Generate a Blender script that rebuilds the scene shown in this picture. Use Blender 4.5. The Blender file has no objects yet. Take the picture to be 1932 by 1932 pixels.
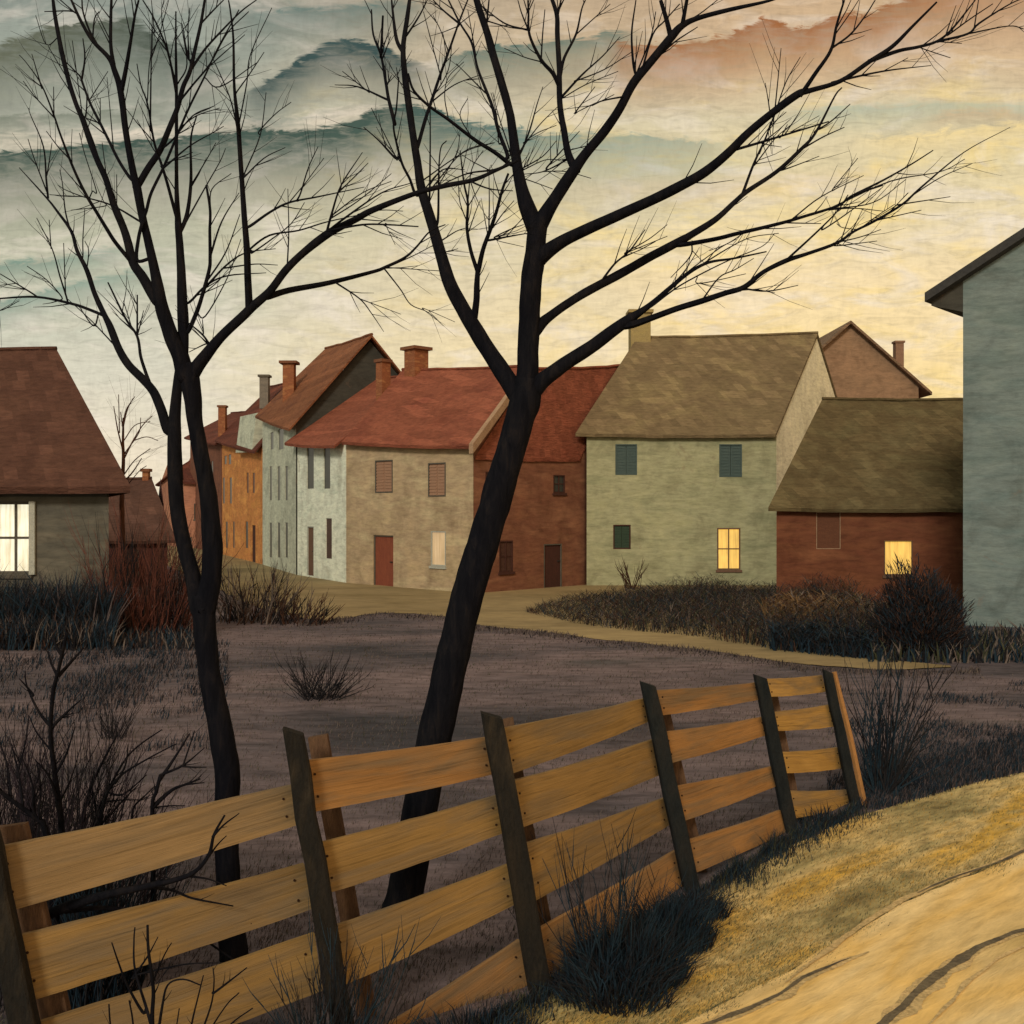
import bpy, math, random
from mathutils import Vector, noise
random.seed(7)
SC = bpy.context.scene
COL = SC.collection
# ---------------------------------------------------------------- survey: one unit of u,v = 1/1932 of the view
F, VH, CX, H = 2071.0, 960.0, 966.0, 2.8
def gy(v): return F*H/(v-VH)
def W(u, v, Y): return Vector(((u-CX)/F*Y, Y, H-(v-VH)/F*Y))
def G(u, v):
    Y = gy(v); return Vector(((u-CX)/F*Y, Y, 0))
ZO = dict(A=(0,0), B=(960,0), C=(1924,0), D=(0,960), E=(960,960), F=(1924,960), G=(0,1924), H=(960,1924), I=(1924,1924))
ZS = 1100/1932*0.638889
def Z(zone, x, y):
    o = ZO[zone]; return (o[0]*0.638889+x*ZS, o[1]*0.638889+y*ZS)
def hgt(x, y):
    if y > 22: return 0.0
    k = 1.0 if y < 14 else (22-y)/8
    return k*(0.035*noise.noise(Vector((x*0.45, y*0.45, 3.1)))+0.018*noise.noise(Vector((x*1.3, y*1.3, 8.2)))+0.008*noise.noise(Vector((x*3.6, y*3.6, 1.2))))
def s2l(c):
    f = lambda t: t/12.92 if t <= 0.04045 else ((t+0.055)/1.055)**2.4
    return tuple(f(x/255) for x in c)
# ---------------------------------------------------------------- objects
def tag(o, label=None, cat=None, group=None, kind=None):
    if label: o['label'] = label
    if cat: o['category'] = cat
    if group: o['group'] = group
    if kind: o['kind'] = kind
    return o
def empty(name, loc, label, cat, group=None):
    o = bpy.data.objects.new(name, None); COL.objects.link(o); o.location = loc
    o.empty_display_size = 0.2
    return tag(o, label, cat, group)
class MB:
    def __init__(s): s.v = []; s.f = []; s.m = []
    def add(s, verts, faces, mi=0):
        b = len(s.v); s.v += [Vector(p) for p in verts]
        s.f += [tuple(i+b for i in f) for f in faces]; s.m += [mi]*len(faces)
    def quad(s, a, b, c, d, mi=0): s.add([a, b, c, d], [(0, 1, 2, 3)], mi)
    def hexa(s, lo, hi, mi=0):
        s.add(list(lo)+list(hi), [(3,2,1,0),(4,5,6,7),(0,1,5,4),(1,2,6,5),(2,3,7,6),(3,0,4,7)], mi)
    def box(s, c, ax, ay, az, mi=0):
        c, ax, ay, az = Vector(c), Vector(ax), Vector(ay), Vector(az)
        s.hexa([c-ax-ay-az, c+ax-ay-az, c+ax+ay-az, c-ax+ay-az], [c-ax-ay+az, c+ax-ay+az, c+ax+ay+az, c-ax+ay+az], mi)
    def tube(s, pts, rad, n=6, mi=0, rough=0.0):
        pts = [Vector(p) for p in pts]
        ring = []; up = Vector((0.3, 1, 0.1)).normalized()
        for i, p in enumerate(pts):
            t = (pts[min(i+1, len(pts)-1)]-pts[max(i-1, 0)])
            if t.length < 1e-9: t = Vector((0, 0, 1))
            t.normalize()
            up = up-t*up.dot(t)
            if up.length < 1e-4: up = t.orthogonal()
            up.normalize(); sd = t.cross(up); row = []
            for k in range(n):
                a = 2*math.pi*k/n; r = rad[i]
                if rough: r *= 1+rough*noise.noise(Vector((math.cos(a)*1.7+p.x*5, math.sin(a)*1.7+p.y*5, p.z*9)))
                row.append(p+up*(math.cos(a)*r)+sd*(math.sin(a)*r))
            ring.append(row)
        vs = [q for r in ring for q in r]; fs = []
        for i in range(len(pts)-1):
            for k in range(n):
                fs.append((i*n+k, i*n+(k+1) % n, (i+1)*n+(k+1) % n, (i+1)*n+k))
        fs.append(tuple(range(n-1, -1, -1))); fs.append(tuple((len(pts)-1)*n+k for k in range(n)))
        s.add(vs, fs, mi)
    def ribbon(s, p0, p1, p2, w, mi=0):
        d = (p2-p0); sd = Vector((-d.y, d.x, 0))
        view = Vector((p0.x, p0.y, 0))
        sd = Vector((random.uniform(-1, 1), random.uniform(-.5, .5), 0))
        if sd.length < .2: sd = Vector((1, 0, 0))
        sd = sd.normalized()*w*0.5
        s.add([p0-sd, p0+sd, p1-sd*.7, p1+sd*.7, p2], [(0, 1, 3, 2), (2, 3, 4)], mi)
    def build(s, name, mats, parent=None, smooth=False, root=None):
        if not isinstance(mats, (list, tuple)): mats = [mats]
        o0 = Vector((0, 0, 0))
        r = parent
        while r is not None:
            if r.parent is None: o0 = Vector(r.location)
            r = r.parent
        me = bpy.data.meshes.new(name)
        me.from_pydata([tuple(p-o0) for p in s.v], [], s.f)
        for m in mats: me.materials.append(m)
        if len(mats) > 1:
            for p, mi in zip(me.polygons, s.m): p.material_index = mi
        if smooth:
            for p in me.polygons: p.use_smooth = True
        me.update()
        o = bpy.data.objects.new(name, me); COL.objects.link(o)
        if parent: o.parent = parent
        return o
def single(mb, name, mats, loc, smooth=False):
    """a thing that is one mesh, origin at its base"""
    o = mb.build(name, mats, None, smooth)
    l = Vector(loc)
    for v in o.data.vertices: v.co -= l
    o.location = l
    return o
# ---------------------------------------------------------------- materials
class NT:
    def __init__(s, nt): s.nt = nt; s.n = nt.nodes; s.l = nt.links
    def new(s, t, **k):
        n = s.n.new(t)
        for a, b in k.items(): setattr(n, a, b)
        return n
    def put(s, sock, val):
        if hasattr(val, 'is_output') or isinstance(val, bpy.types.NodeSocket): s.l.new(val, sock)
        else: sock.default_value = val
    def math(s, op, a, b=0.0, clamp=False):
        n = s.new('ShaderNodeMath', operation=op); n.use_clamp = clamp
        s.put(n.inputs[0], a); s.put(n.inputs[1], b); return n.outputs[0]
    def mix(s, fac, a, b, mode='MIX'):
        n = s.new('ShaderNodeMix', data_type='RGBA', blend_type=mode)
        s.put(n.inputs[0], fac)
        for i, c in ((6, a), (7, b)):
            s.put(n.inputs[i], (*c, 1) if isinstance(c, tuple) and len(c) == 3 else c)
        return n.outputs[2]
    def ramp(s, x, stops, interp='LINEAR'):
        n = s.new('ShaderNodeValToRGB'); n.color_ramp.interpolation = interp
        e = n.color_ramp.elements
        while len(e) > 1: e.remove(e[-1])
        e[0].position = stops[0][0]; c = stops[0][1]; e[0].color = (*c, 1) if isinstance(c, tuple) else (c, c, c, 1)
        for p, c in stops[1:]:
            q = e.new(p); q.color = (*c, 1) if isinstance(c, tuple) else (c, c, c, 1)
        s.put(n.inputs[0], x); return n.outputs[0]
    def noise(s, vec, scale, detail=4, rough=0.55, dist=0.0):
        n = s.new('ShaderNodeTexNoise'); n.inputs['Scale'].default_value = scale
        n.inputs['Detail'].default_value = detail; n.inputs['Roughness'].default_value = rough
        n.inputs['Distortion'].default_value = dist
        s.l.new(vec, n.inputs['Vector']); return n.outputs['Fac']
    def mapping(s, vec, scale=(1, 1, 1), rot=(0, 0, 0), loc=(0, 0, 0)):
        n = s.new('ShaderNodeMapping'); n.inputs['Scale'].default_value = scale
        n.inputs['Rotation'].default_value = rot; n.inputs['Location'].default_value = loc
        s.l.new(vec, n.inputs['Vector']); return n.outputs[0]
def newmat(name):
    m = bpy.data.materials.new(name); m.use_nodes = True
    nt = NT(m.node_tree); b = m.node_tree.nodes['Principled BSDF']
    b.inputs['Specular IOR Level'].default_value = 0.15
    return m, nt, b
def mat(name, cols, scale=1.0, stretch=(1, 1, 1), rot=(0, 0, 0), rough=0.85, bump=0.3, bdist=0.02, fine=9.0, vary=0.28, pos=None, spec=None, blotch=False):
    """brushed, mottled surface: cols = list of base colours mixed by a broad noise, fine strokes on top"""
    m, nt, b = newmat(name)
    tc = nt.new('ShaderNodeTexCoord').outputs['Object']
    geo = nt.new('ShaderNodeNewGeometry').outputs['Position']
    if any(rot): geo = nt.mapping(geo, (1, 1, 1), rot)      # turn first, then stretch along the turned axis
    big = nt.noise(nt.mapping(geo, stretch), scale, 3, 0.55, 0.4)
    n = len(cols)
    if n == 1: base = None
    st = [(pos[i] if pos else 0.32+0.36*i/max(1, n-1), cols[i]) for i in range(n)]
    c = nt.ramp(big, st)
    fn = nt.noise(nt.mapping(geo, tuple(x*fine for x in stretch)), scale, 4, 0.7, 0.2)
    v = nt.ramp(fn, [(0.25, 1-vary*1.25), (0.5, 1.0), (0.75, 1+vary)])
    c = nt.mix(1.0, c, v, 'MULTIPLY')
    if blotch:
        bl = nt.noise(nt.mapping(geo, (1, 1, .8), (0, 0, 0), (5, 3, 1)), 1.1, 5, .65, .6)
        c = nt.mix(1.0, c, nt.ramp(bl, [(.3, (.74, .72, .70)), (.5, (1.0, 1.0, 1.0)), (.68, (1.14, 1.12, 1.08))]), 'MULTIPLY')
        pt = nt.noise(nt.mapping(geo, (1, 1, 1), (0, 0, 0), (9, 9, 9)), .8, 6, .7, 1.2)
        c = nt.mix(nt.ramp(pt, [(.62, 0.0), (.70, .35)]), c, (.20, .13, .09))      # patches where the render has worn to the brick
    nt.put(b.inputs['Base Color'], c)
    b.inputs['Roughness'].default_value = rough
    if spec is not None: b.inputs['Specular IOR Level'].default_value = spec
    if bump:
        bp = nt.new('ShaderNodeBump'); bp.inputs['Strength'].default_value = bump; bp.inputs['Distance'].default_value = bdist
        nt.put(bp.inputs['Height'], fn); nt.put(b.inputs['Normal'], bp.outputs[0])
    return m
def roofmat(name, cols, row=3.4):
    """tile rows stepping down the slope, weathered"""
    m, nt, b = newmat(name)
    geo = nt.new('ShaderNodeNewGeometry').outputs['Position']
    big = nt.noise(nt.mapping(geo, (1, 1, 1.6)), 0.55, 4, 0.6, 0.6)
    c = nt.ramp(big, [(0.3, cols[0]), (0.5, cols[1]), (0.7, cols[2])])
    sep = nt.new('ShaderNodeSeparateXYZ'); nt.put(sep.inputs[0], geo)
    wob = nt.noise(geo, 0.9, 3)
    z = nt.math('ADD', nt.math('MULTIPLY', sep.outputs[2], row), nt.math('MULTIPLY', wob, 0.5))
    fr = nt.math('FRACT', z)
    rowid = nt.math('FLOOR', z)
    xx = nt.math('ADD', nt.math('MULTIPLY', nt.math('ADD', sep.outputs[0], nt.math('MULTIPLY', sep.outputs[1], 0.6)), 3.2), nt.math('MULTIPLY', rowid, 0.5))
    cm = nt.new('ShaderNodeCombineXYZ'); nt.put(cm.inputs[0], nt.math('FLOOR', xx)); nt.put(cm.inputs[1], rowid)
    wn = nt.new('ShaderNodeTexWhiteNoise'); nt.put(wn.inputs['Vector'], cm.outputs[0])
    tv = nt.ramp(wn.outputs['Value'], [(0, 0.80), (.7, 1.0), (1, 1.2)])
    c = nt.mix(1.0, c, tv, 'MULTIPLY')
    fn = nt.noise(nt.mapping(geo, (1.2, 1.2, 5)), 3.2, 4, 0.7)
    c = nt.mix(1.0, c, nt.ramp(fn, [(0.28, 0.72), (0.5, 1.0), (0.74, 1.26)]), 'MULTIPLY')
    nt.put(b.inputs['Base Color'], c); b.inputs['Roughness'].default_value = 0.9
    bp = nt.new('ShaderNodeBump'); bp.inputs['Strength'].default_value = 0.9; bp.inputs['Distance'].default_value = 0.09
    nt.put(bp.inputs['Height'], nt.math('ADD', fr, nt.math('MULTIPLY', fn, 0.8))); nt.put(b.inputs['Normal'], bp.outputs[0])
    return m
def glow(name, col, strength):
    m, nt, b = newmat(name)
    geo = nt.new('ShaderNodeNewGeometry').outputs['Position']
    n = nt.noise(nt.mapping(geo, (5, 5, .35)), 2.2, 4, .65, .4)      # light through curtain folds
    n2 = nt.noise(geo, 1.6, 3)
    c = nt.mix(1.0, col, nt.ramp(n, [(0.3, (.70, .62, .50)), (0.62, (1.1, 1.1, 1.1))]), 'MULTIPLY')
    c = nt.mix(1.0, c, nt.ramp(n2, [(0.3, 0.8), (0.65, 1.1)]), 'MULTIPLY')
    b.inputs['Base Color'].default_value = (0.3, 0.25, 0.15, 1)
    nt.put(b.inputs['Emission Color'], c); b.inputs['Emission Strength'].default_value = strength
    return m
WL = (0.55, 0.55, 2.2)      # wall strokes run level
def wall(name, *c, vary=0.22): return mat(name, [tuple(x) for x in c], 0.9, WL, vary=vary, bump=0.35, bdist=0.03, fine=5, blotch=True)
# ---------------------------------------------------------------- palette
M = {}
M['brown_roof'] = roofmat('brown_roof_tiles', [(.105,.053,.040), (.085,.042,.033), (.125,.064,.048)])
M['shed_roof'] = roofmat('dull_brown_roof_tiles', [(.11,.06,.05), (.09,.05,.042), (.13,.07,.055)])
M['red_roof'] = roofmat('red_roof_tiles', [(.225,.070,.045), (.27,.092,.058), (.19,.058,.040)])
M['orange_roof'] = roofmat('orange_roof_tiles', [(.20,.080,.045), (.25,.105,.055), (.165,.065,.04)])
M['olive_roof'] = roofmat('olive_roof_tiles', [(.22,.175,.10), (.185,.14,.085), (.25,.20,.11)])
M['dark_olive_roof'] = roofmat('dark_olive_roof_tiles', [(.15,.125,.065), (.12,.09,.047), (.175,.145,.078)])
M['maroon_roof'] = roofmat('maroon_roof_tiles', [(.15,.05,.035), (.12,.04,.03), (.19,.06,.038)])
M['taupe_roof'] = roofmat('taupe_roof_tiles', [(.25,.17,.12), (.22,.15,.105), (.28,.19,.13)])
M['blue_roof'] = mat('dark_slate_roof', [(.05,.05,.05), (.035,.038,.045)], 1.2)
M['grey_wall'] = wall('grey_stucco', (.125,.12,.10), (.095,.095,.085), (.16,.15,.125))
M['blue_wall'] = wall('blue_grey_stucco', (.135,.190,.205), (.165,.215,.228), (.12,.17,.182))
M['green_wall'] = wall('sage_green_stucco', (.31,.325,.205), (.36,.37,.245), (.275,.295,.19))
M['sunlit_wall'] = wall('sunlit_cream_stucco', (.76,.77,.62), (.82,.82,.67))  # the gable's sunlit look is put into this pale colour
M['beige_wall'] = wall('beige_stucco', (.46,.37,.24), (.40,.31,.215), (.50,.42,.28))
M['brick_wall'] = wall('red_brown_stucco', (.225,.108,.066), (.175,.078,.052), (.26,.13,.082))
M['shed_wall'] = wall('rust_red_brick', (.185,.070,.038), (.15,.054,.032), (.21,.085,.046))
M['ice_wall'] = wall('pale_blue_stucco', (.70,.78,.70), (.78,.84,.76), (.62,.70,.63))
M['slate_wall'] = wall('grey_blue_stucco', (.46,.50,.43), (.52,.56,.48), (.40,.44,.38))
M['orange_wall'] = wall('ochre_orange_stucco', (.58,.27,.085), (.50,.21,.075), (.64,.31,.10))
M['pink_wall'] = wall('salmon_stucco', (.42,.20,.13), (.36,.17,.12))
M['brown_wall'] = wall('brown_stucco', (.20,.085,.055), (.16,.07,.05))
M['taupe_wall'] = wall('taupe_stucco', (.25,.165,.11), (.28,.18,.12))
M['shed_brown'] = wall('dull_brown_boards', (.16,.095,.07), (.13,.075,.055))
M['barn_red'] = wall('barn_red_boards', (.115,.042,.036), (.09,.036,.032))
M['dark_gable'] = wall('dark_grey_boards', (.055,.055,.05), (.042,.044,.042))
M['chimney'] = mat('chimney_brick', [(.30,.12,.06), (.22,.085,.045), (.36,.17,.08)], 2.5, (1,1,3))
M['chimney_olive'] = mat('chimney_render', [(.36,.29,.13), (.30,.24,.12)], 2.5, (1,1,3))
M['chimney_grey'] = mat('chimney_grey_brick', [(.20,.18,.16), (.14,.13,.12)], 2.5, (1,1,3))
M['chimney_taupe'] = mat('taupe_chimney', [(.25,.16,.115), (.21,.13,.095)], 2.5, (1,1,3))
M['cap'] = mat('chimney_cap_stone', [(.20,.09,.05), (.15,.07,.045)], 3)
M['trim'] = mat('weathered_trim', [(.12,.11,.095), (.09,.085,.075)], 4)
M['pale_trim'] = mat('pale_grey_trim', [(.42,.44,.40), (.36,.38,.36)], 4)
M['parapet'] = mat('parapet_render', [(.40,.28,.19), (.33,.22,.15)], 3)
M['glass'] = mat('dark_window_glass', [(.030,.036,.036), (.045,.05,.048)], 2, rough=0.35, bump=0.05, spec=.4)
M['glass_brown'] = mat('brown_window_glass', [(.085,.045,.035), (.065,.035,.03)], 2, rough=0.4, bump=0.05)
M['shut_blue'] = mat('blue_grey_shutter', [(.085,.125,.125), (.065,.10,.105)], 3, (1,1,9))
M['shut_green'] = mat('green_shutter', [(.045,.075,.055), (.035,.06,.045)], 3, (1,1,9))
M['shut_rose'] = mat('faded_rose_shutter', [(.36,.22,.155), (.32,.195,.14)], 3, (1,1,9))
M['door_red'] = mat('rust_red_door', [(.24,.075,.045), (.20,.06,.04)], 3, (4,4,1))
M['door_dark'] = mat('dark_brown_door', [(.07,.03,.025), (.055,.026,.022)], 3, (4,4,1))
M['door_brown'] = mat('brown_door', [(.17,.10,.075), (.14,.085,.06)], 3, (4,4,1))
M['brick_fill'] = mat('bricked_up_panel', [(.145,.062,.038), (.125,.054,.034)], 4, (1,1,3))
M['iron'] = mat('iron', [(.03,.03,.03)], 4)
M['lit_cream'] = glow('lit_cream_pane', (.88,.85,.66), 1.0)
M['lit_gold'] = glow('lit_gold_pane', (.86,.50,.085), .95)
M['lit_peach'] = glow('lit_peach_pane', (.70,.47,.27), .62)

class House:
    def __init__(s, name, label, A, B, zA, zB, w, wallm, group=None, sidem=None, base=-0.25):
        """A,B: left and right foot of the front; zA,zB: eave heights; w: horizontal way to the back"""
        s.A, s.B, s.zA, s.zB, s.w = Vector(A), Vector(B), zA, zB, Vector(w)
        mid = (s.A+s.B)/2
        s.root = empty(name, (mid.x, mid.y, 0), label, 'house', group)
        s.wallm = wallm; s.sidem = sidem; s.wins = []; s.base = base
        d = (s.B-s.A); s.d = d; s.n = Vector((d.y, -d.x, 0)).normalized()   # outward
    def st(s, u, v):
        k = (u-CX)/F; A = s.A; d = s.d
        t = (k*A.y-A.x)/(d.x-k*d.y); Y = A.y+t*d.y
        return t, H-(v-VH)/F*Y
    def P(s, t, z, out=0.0):
        p = s.A+s.d*t; return Vector((p.x, p.y, z))+s.n*out
    def win(s, u0, u1, v0, v1, pane, frame='trim', kind='window', mull=(1, 1), rec=0.06, label=None, thick=0.045, sill=True):
        t0, za = s.st(u0, (v0+v1)/2); t1, _ = s.st(u1, (v0+v1)/2)
        um = (u0+u1)/2
        _, z1 = s.st(um, v0); _, z0 = s.st(um, v1)
        s.wins.append([t0, t1, z0, z1, pane, frame, kind, mull, rec, label, thick, sill])
    def walls(s, gable=None, ridge=None):
        mb = MB(); side = MB()
        ws = s.wins
        T = sorted({0.0, 1.0, *[max(0.0, min(1.0, x)) for w in ws for x in w[:2]]})
        top = min(s.zA, s.zB)-0.05
        Zs = sorted({s.base, top, *[z for w in ws for z in (max(w[2], s.base), min(w[3], top))]})
        for i in range(len(T)-1):
            for j in range(len(Zs)-1):
                tc, zc = (T[i]+T[i+1])/2, (Zs[j]+Zs[j+1])/2
                if any(w[0] < tc < w[1] and w[2] < zc < w[3] for w in ws): continue
                mb.quad(s.P(T[i], Zs[j]), s.P(T[i+1], Zs[j]), s.P(T[i+1], Zs[j+1]), s.P(T[i], Zs[j+1]))
        mb.quad(s.P(0, top), s.P(1, top), s.P(1, s.zB), s.P(0, s.zA))
        for w in ws:
            t0, t1, z0, z1, rec = max(w[0], 0), min(w[1], 1), max(w[2], s.base), min(w[3], top), w[8]
            c = [(t0, z0), (t1, z0), (t1, z1), (t0, z1)]
            for k in range(4):
                a, b = c[k], c[(k+1) % 4]
                mb.quad(s.P(*b), s.P(*a), s.P(*a, -rec), s.P(*b, -rec))
        up = Vector((0, 0, 1)); b0 = up*s.base
        A, B, C, D = s.A, s.B, s.B+s.w, s.A+s.w
        tgt = side if s.sidem else mb
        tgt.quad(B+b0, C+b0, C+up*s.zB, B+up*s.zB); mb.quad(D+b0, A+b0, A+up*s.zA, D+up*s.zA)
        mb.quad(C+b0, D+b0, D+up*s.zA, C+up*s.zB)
        if ridge:
            zl, zr = ridge
            if gable in ('both', 'right'): tgt.add([B+up*s.zB, C+up*s.zB, (B+C)/2+up*(zr-.06)], [(0, 1, 2)])
            if gable in ('both', 'left'): mb.add([D+up*s.zA, A+up*s.zA, (A+D)/2+up*(zl-.06)], [(0, 1, 2)])
        o = mb.build('wall', M[s.wallm], s.root)
        if s.sidem: side.build('gable_wall', M[s.sidem], s.root)
        for w in ws: s.fit(w)
        return o
    def fit(s, w):
        t0, t1, z0, z1, pane, frame, kind, (nx, nz), rec, label, thick, sill = w
        L = s.d.length; ax = s.d.normalized(); up = Vector((0, 0, 1))
        t0 = max(t0, 0); t1 = min(t1, 1); z0 = max(z0, s.base+.01)
        def slab(mb, a, b, za, zb, o0, o1):
            mb.hexa([s.P(a, za, o0), s.P(b, za, o0), s.P(b, za, o1), s.P(a, za, o1)][::-1] if False else
                    [s.P(a, za, o1), s.P(b, za, o1), s.P(b, za, o0), s.P(a, za, o0)],
                    [s.P(a, zb, o1), s.P(b, zb, o1), s.P(b, zb, o0), s.P(a, zb, o0)])
        mb = MB(); e = 0.004
        if kind == 'window' or kind == 'door' or kind == 'panel':
            slab(mb, t0+e/L, t1-e/L, z0+e, z1-e, -rec-.03, -rec+.02)
            nm = {'window': 'window', 'door': 'door', 'panel': 'blind_window'}[kind]
            po = mb.build(nm, M[pane], s.root)
        else:   # closed shutters: two leaves of slats
            nm = 'shutter'; mid = (t0+t1)/2
            n = max(4, int((z1-z0)/.11))
            for (a, b) in ((t0+e/L, mid-.008/L), (mid+.008/L, t1-e/L)):
                slab(mb, a, b, z0+e, z1-e, -rec-.03, -rec+.02)
                for k in range(n):
                    za = z0+.05+(z1-z0-.1)*k/n; slab(mb, a+.04/L, b-.04/L, za, za+(z1-z0-.1)/n*.55, -rec+.02, -rec+.04)
            po = mb.build(nm, M[pane], s.root)
        if label: po['label'] = label
        if frame:
            fb = MB(); f = thick/L; o0, o1 = -rec+.021, -rec+.065
            slab(fb, t0+e/L, t0+f, z0+e, z1-e, o0, o1); slab(fb, t1-f, t1-e/L, z0+e, z1-e, o0, o1)
            slab(fb, t0+f, t1-f, z1-thick, z1-e, o0, o1)
            if kind != 'door': slab(fb, t0+f, t1-f, z0+e, z0+thick, o0, o1)
            if kind == 'window':
                for k in range(1, nx+1):
                    tm = t0+(t1-t0)*k/(nx+1); slab(fb, tm-f*.4, tm+f*.4, z0+thick, z1-thick, o0, o1-.012)
                for k in range(1, nz+1):
                    zm = z0+(z1-z0)*k/(nz+1); slab(fb, t0+f, t1-f, zm-thick*.4, zm+thick*.4, o0, o1-.02)
            fb.build('frame', M[frame], po)
        if kind == 'door':
            hb = MB(); zh = z0+1.0; th = t0+(t1-t0)*.84
            hb.box(s.P(th, zh, -rec+.04), ax*.06, s.n*.02, up*.02); hb.build('handle', M['iron'], po)
        elif sill and kind == 'window' and frame:
            sb = MB(); slab(sb, t0-.05/L, t1+.05/L, z0-.09, z0-.003, -.02, .055); sb.build('sill', M[frame or 'trim'], po)
    def roof(s, m, ridge, over=0.4, side=(0.3, 0.3), hip=(0, 0), th=0.11, name='roof', frac=0.5):
        zl, zr = ridge; up = Vector((0, 0, 1)); ax = s.d.normalized()
        A, B, C, D = s.A+up*s.zA, s.B+up*s.zB, s.B+s.w+up*s.zB, s.A+s.w+up*s.zA
        RL = s.A+s.w*frac+up*zl; RR = s.B+s.w*frac+up*zr
        def ext(e, r): v = (e-r); h = Vector((v.x, v.y, 0)).length; return e+v*(over/h)
        EA, ED, EB, EC = ext(A, RL), ext(D, RL), ext(B, RR), ext(C, RR)
        EA -= ax*side[0]; ED -= ax*side[0]; EB += ax*side[1]; EC += ax*side[1]
        RL = RL+ax*(hip[0] if hip[0] else -side[0]); RR = RR-ax*(hip[1] if hip[1] else -side[1])
        lift = up*0.07
        top = [p+lift for p in (EA, EB, EC, ED, RL, RR)]; n = 10
        # slightly sagging ridge and eaves, so no line is dead straight
        vs = []; fs = []
        def row(p, q, amp): return [p.lerp(q, i/n)+up*(amp*noise.noise(Vector((p.x*.3+i*.9, p.y*.3, 2.0)))-amp*1.2*math.sin(math.pi*i/n)) for i in range(n+1)]
        e1, r, e2 = row(top[0], top[1], .035), row(top[4], top[5], .035), row(top[3], top[2], .035)
        m1 = [a.lerp(b, .5)+up*.02*noise.noise(a*.8) for a, b in zip(e1, r)]
        rows = [e1, m1, r, e2]
        mb = MB()
        for rr in rows: vs += rr
        k = n+1; nb = 4*k
        vs += [p-up*th for p in vs]
        for i in range(n):
            fs += [(i, i+1, k+i+1, k+i), (k+i, k+i+1, 2*k+i+1, 2*k+i), (2*k+i, 2*k+i+1, 3*k+i+1, 3*k+i)]
            fs += [(nb+k+i, nb+k+i+1, nb+i+1, nb+i), (nb+2*k+i, nb+2*k+i+1, nb+k+i+1, nb+k+i), (nb+3*k+i, nb+3*k+i+1, nb+2*k+i+1, nb+2*k+i)]
            fs += [(nb+i, nb+i+1, i+1, i), (3*k+i, 3*k+i+1, nb+3*k+i+1, nb+3*k+i)]
        for i, h in ((0, hip[0]), (n, hip[1])):
            if h: fs += [(i, 2*k+i, 3*k+i), (i, k+i, 2*k+i), (nb+i, i, 3*k+i, nb+3*k+i)]
            else: fs += [(i, k+i, nb+k+i, nb+i), (k+i, 2*k+i, nb+2*k+i, nb+k+i), (2*k+i, 3*k+i, nb+3*k+i, nb+2*k+i)]
        mb.add(vs, fs)
        s.roofo = mb.build(name, M[m], s.root)
        # ridge tiles
        cap = MB(); cap.tube([p+up*.01 for p in r], [.07]*len(r), 6)
        cap.build('ridge_cap', M[m], s.roofo)
        return s.roofo
    def chimney(s, u0, u1, v0, v1, Y, m='chimney', cap=None, capm='cap', depth=None, label=None):
        x0, x1 = (u0-CX)/F*Y, (u1-CX)/F*Y; z1, z0 = H-(v0-VH)/F*Y, H-(v1-VH)/F*Y
        dp = depth or (x1-x0); up = Vector((0, 0, 1)); mb = MB(); cx = (x0+x1)/2
        rot = s.d.normalized() if abs(s.d.normalized().x) > .5 else Vector((1, 0, 0))
        nn = Vector((-rot.y, rot.x, 0)); w = (x1-x0)/2*.95
        mb.box((cx, Y, (z0+z1)/2-.4), rot*w, nn*dp/2, up*((z1-z0)/2+.4))
        o = mb.build('chimney', M[m], s.roofo)
        if label: o['label'] = label
        c = MB(); cw = cap if cap else w+.06; h = .06
        c.box((cx, Y, z1+h*.6), rot*cw, nn*(dp/2+cw-w), up*h)
        # the cap sits on the stack: thing > roof > chimney is as deep as parts go, so cap is its own roof child
        c.build('chimney_cap', M[capm], s.roofo)
def flat(u, v): p = G(u, v); return p
GV = 'old houses along the village street'
# --- cottage on the near left
c = House('cottage', 'low grey cottage with brown hipped roof and a big lit cream window', (-21.5, 25.2, 0), ((205-CX)/F*25.2, 25.2, 0), 3.62, 3.62, (-3.5, 8.2, 0), 'grey_wall', GV)
c.win(-44, 57, 946, 1084, 'lit_cream', 'trim', mull=(2, 1), rec=.22, label='bright cream lit window with grey glazing bars', thick=.07)
c.walls()
zr = H+(960-664)/F*29.3
c.roof('brown_roof', (zr, zr), .5, (.5, .46), (4, 1.15), th=.16)
fb = MB(); fb.box(((-21.5+c.B.x)/2, 25.2-.03, 3.28), (( c.B.x+21.5)/2-.02, 0, 0), (0, .05, 0), (0, 0, .2)); fb.build('eave_board', M['dark_gable'], c.root)
rv = MB(); t0, z0 = c.st(57, 1084); t1, z1 = c.st(68, 946)
rv.box(c.P((t0+t1)/2, (z0+z1)/2, .03), c.d*((t1-t0)/2), (0, .05, 0), (0, 0, (z1-z0)/2)); o = rv.build('shutter', M['pale_trim'], c.root); o['label'] = 'pale grey shutter folded back beside the lit window'
# --- shed behind the cottage
c = House('shed', 'small brown shed with a barn red wall behind the grey cottage', (-15.6, 40, 0), ((316-CX)/F*40, 40, 0), 1.78, 1.78, (-2.75, 7, 0), 'barn_red')
c.root['category'] = 'shed'
c.win(232, 262, 1020, 1090, 'door_dark', 'trim', 'door')
c.walls('both', (4.1, 4.1))
zr = H+(960-906)/F*43.5; c.roof('shed_roof', (zr, zr), .3, (.3, .3), (0, .35))
c.chimney(270, 282, 889, 908, 43.5, 'chimney')
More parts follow.
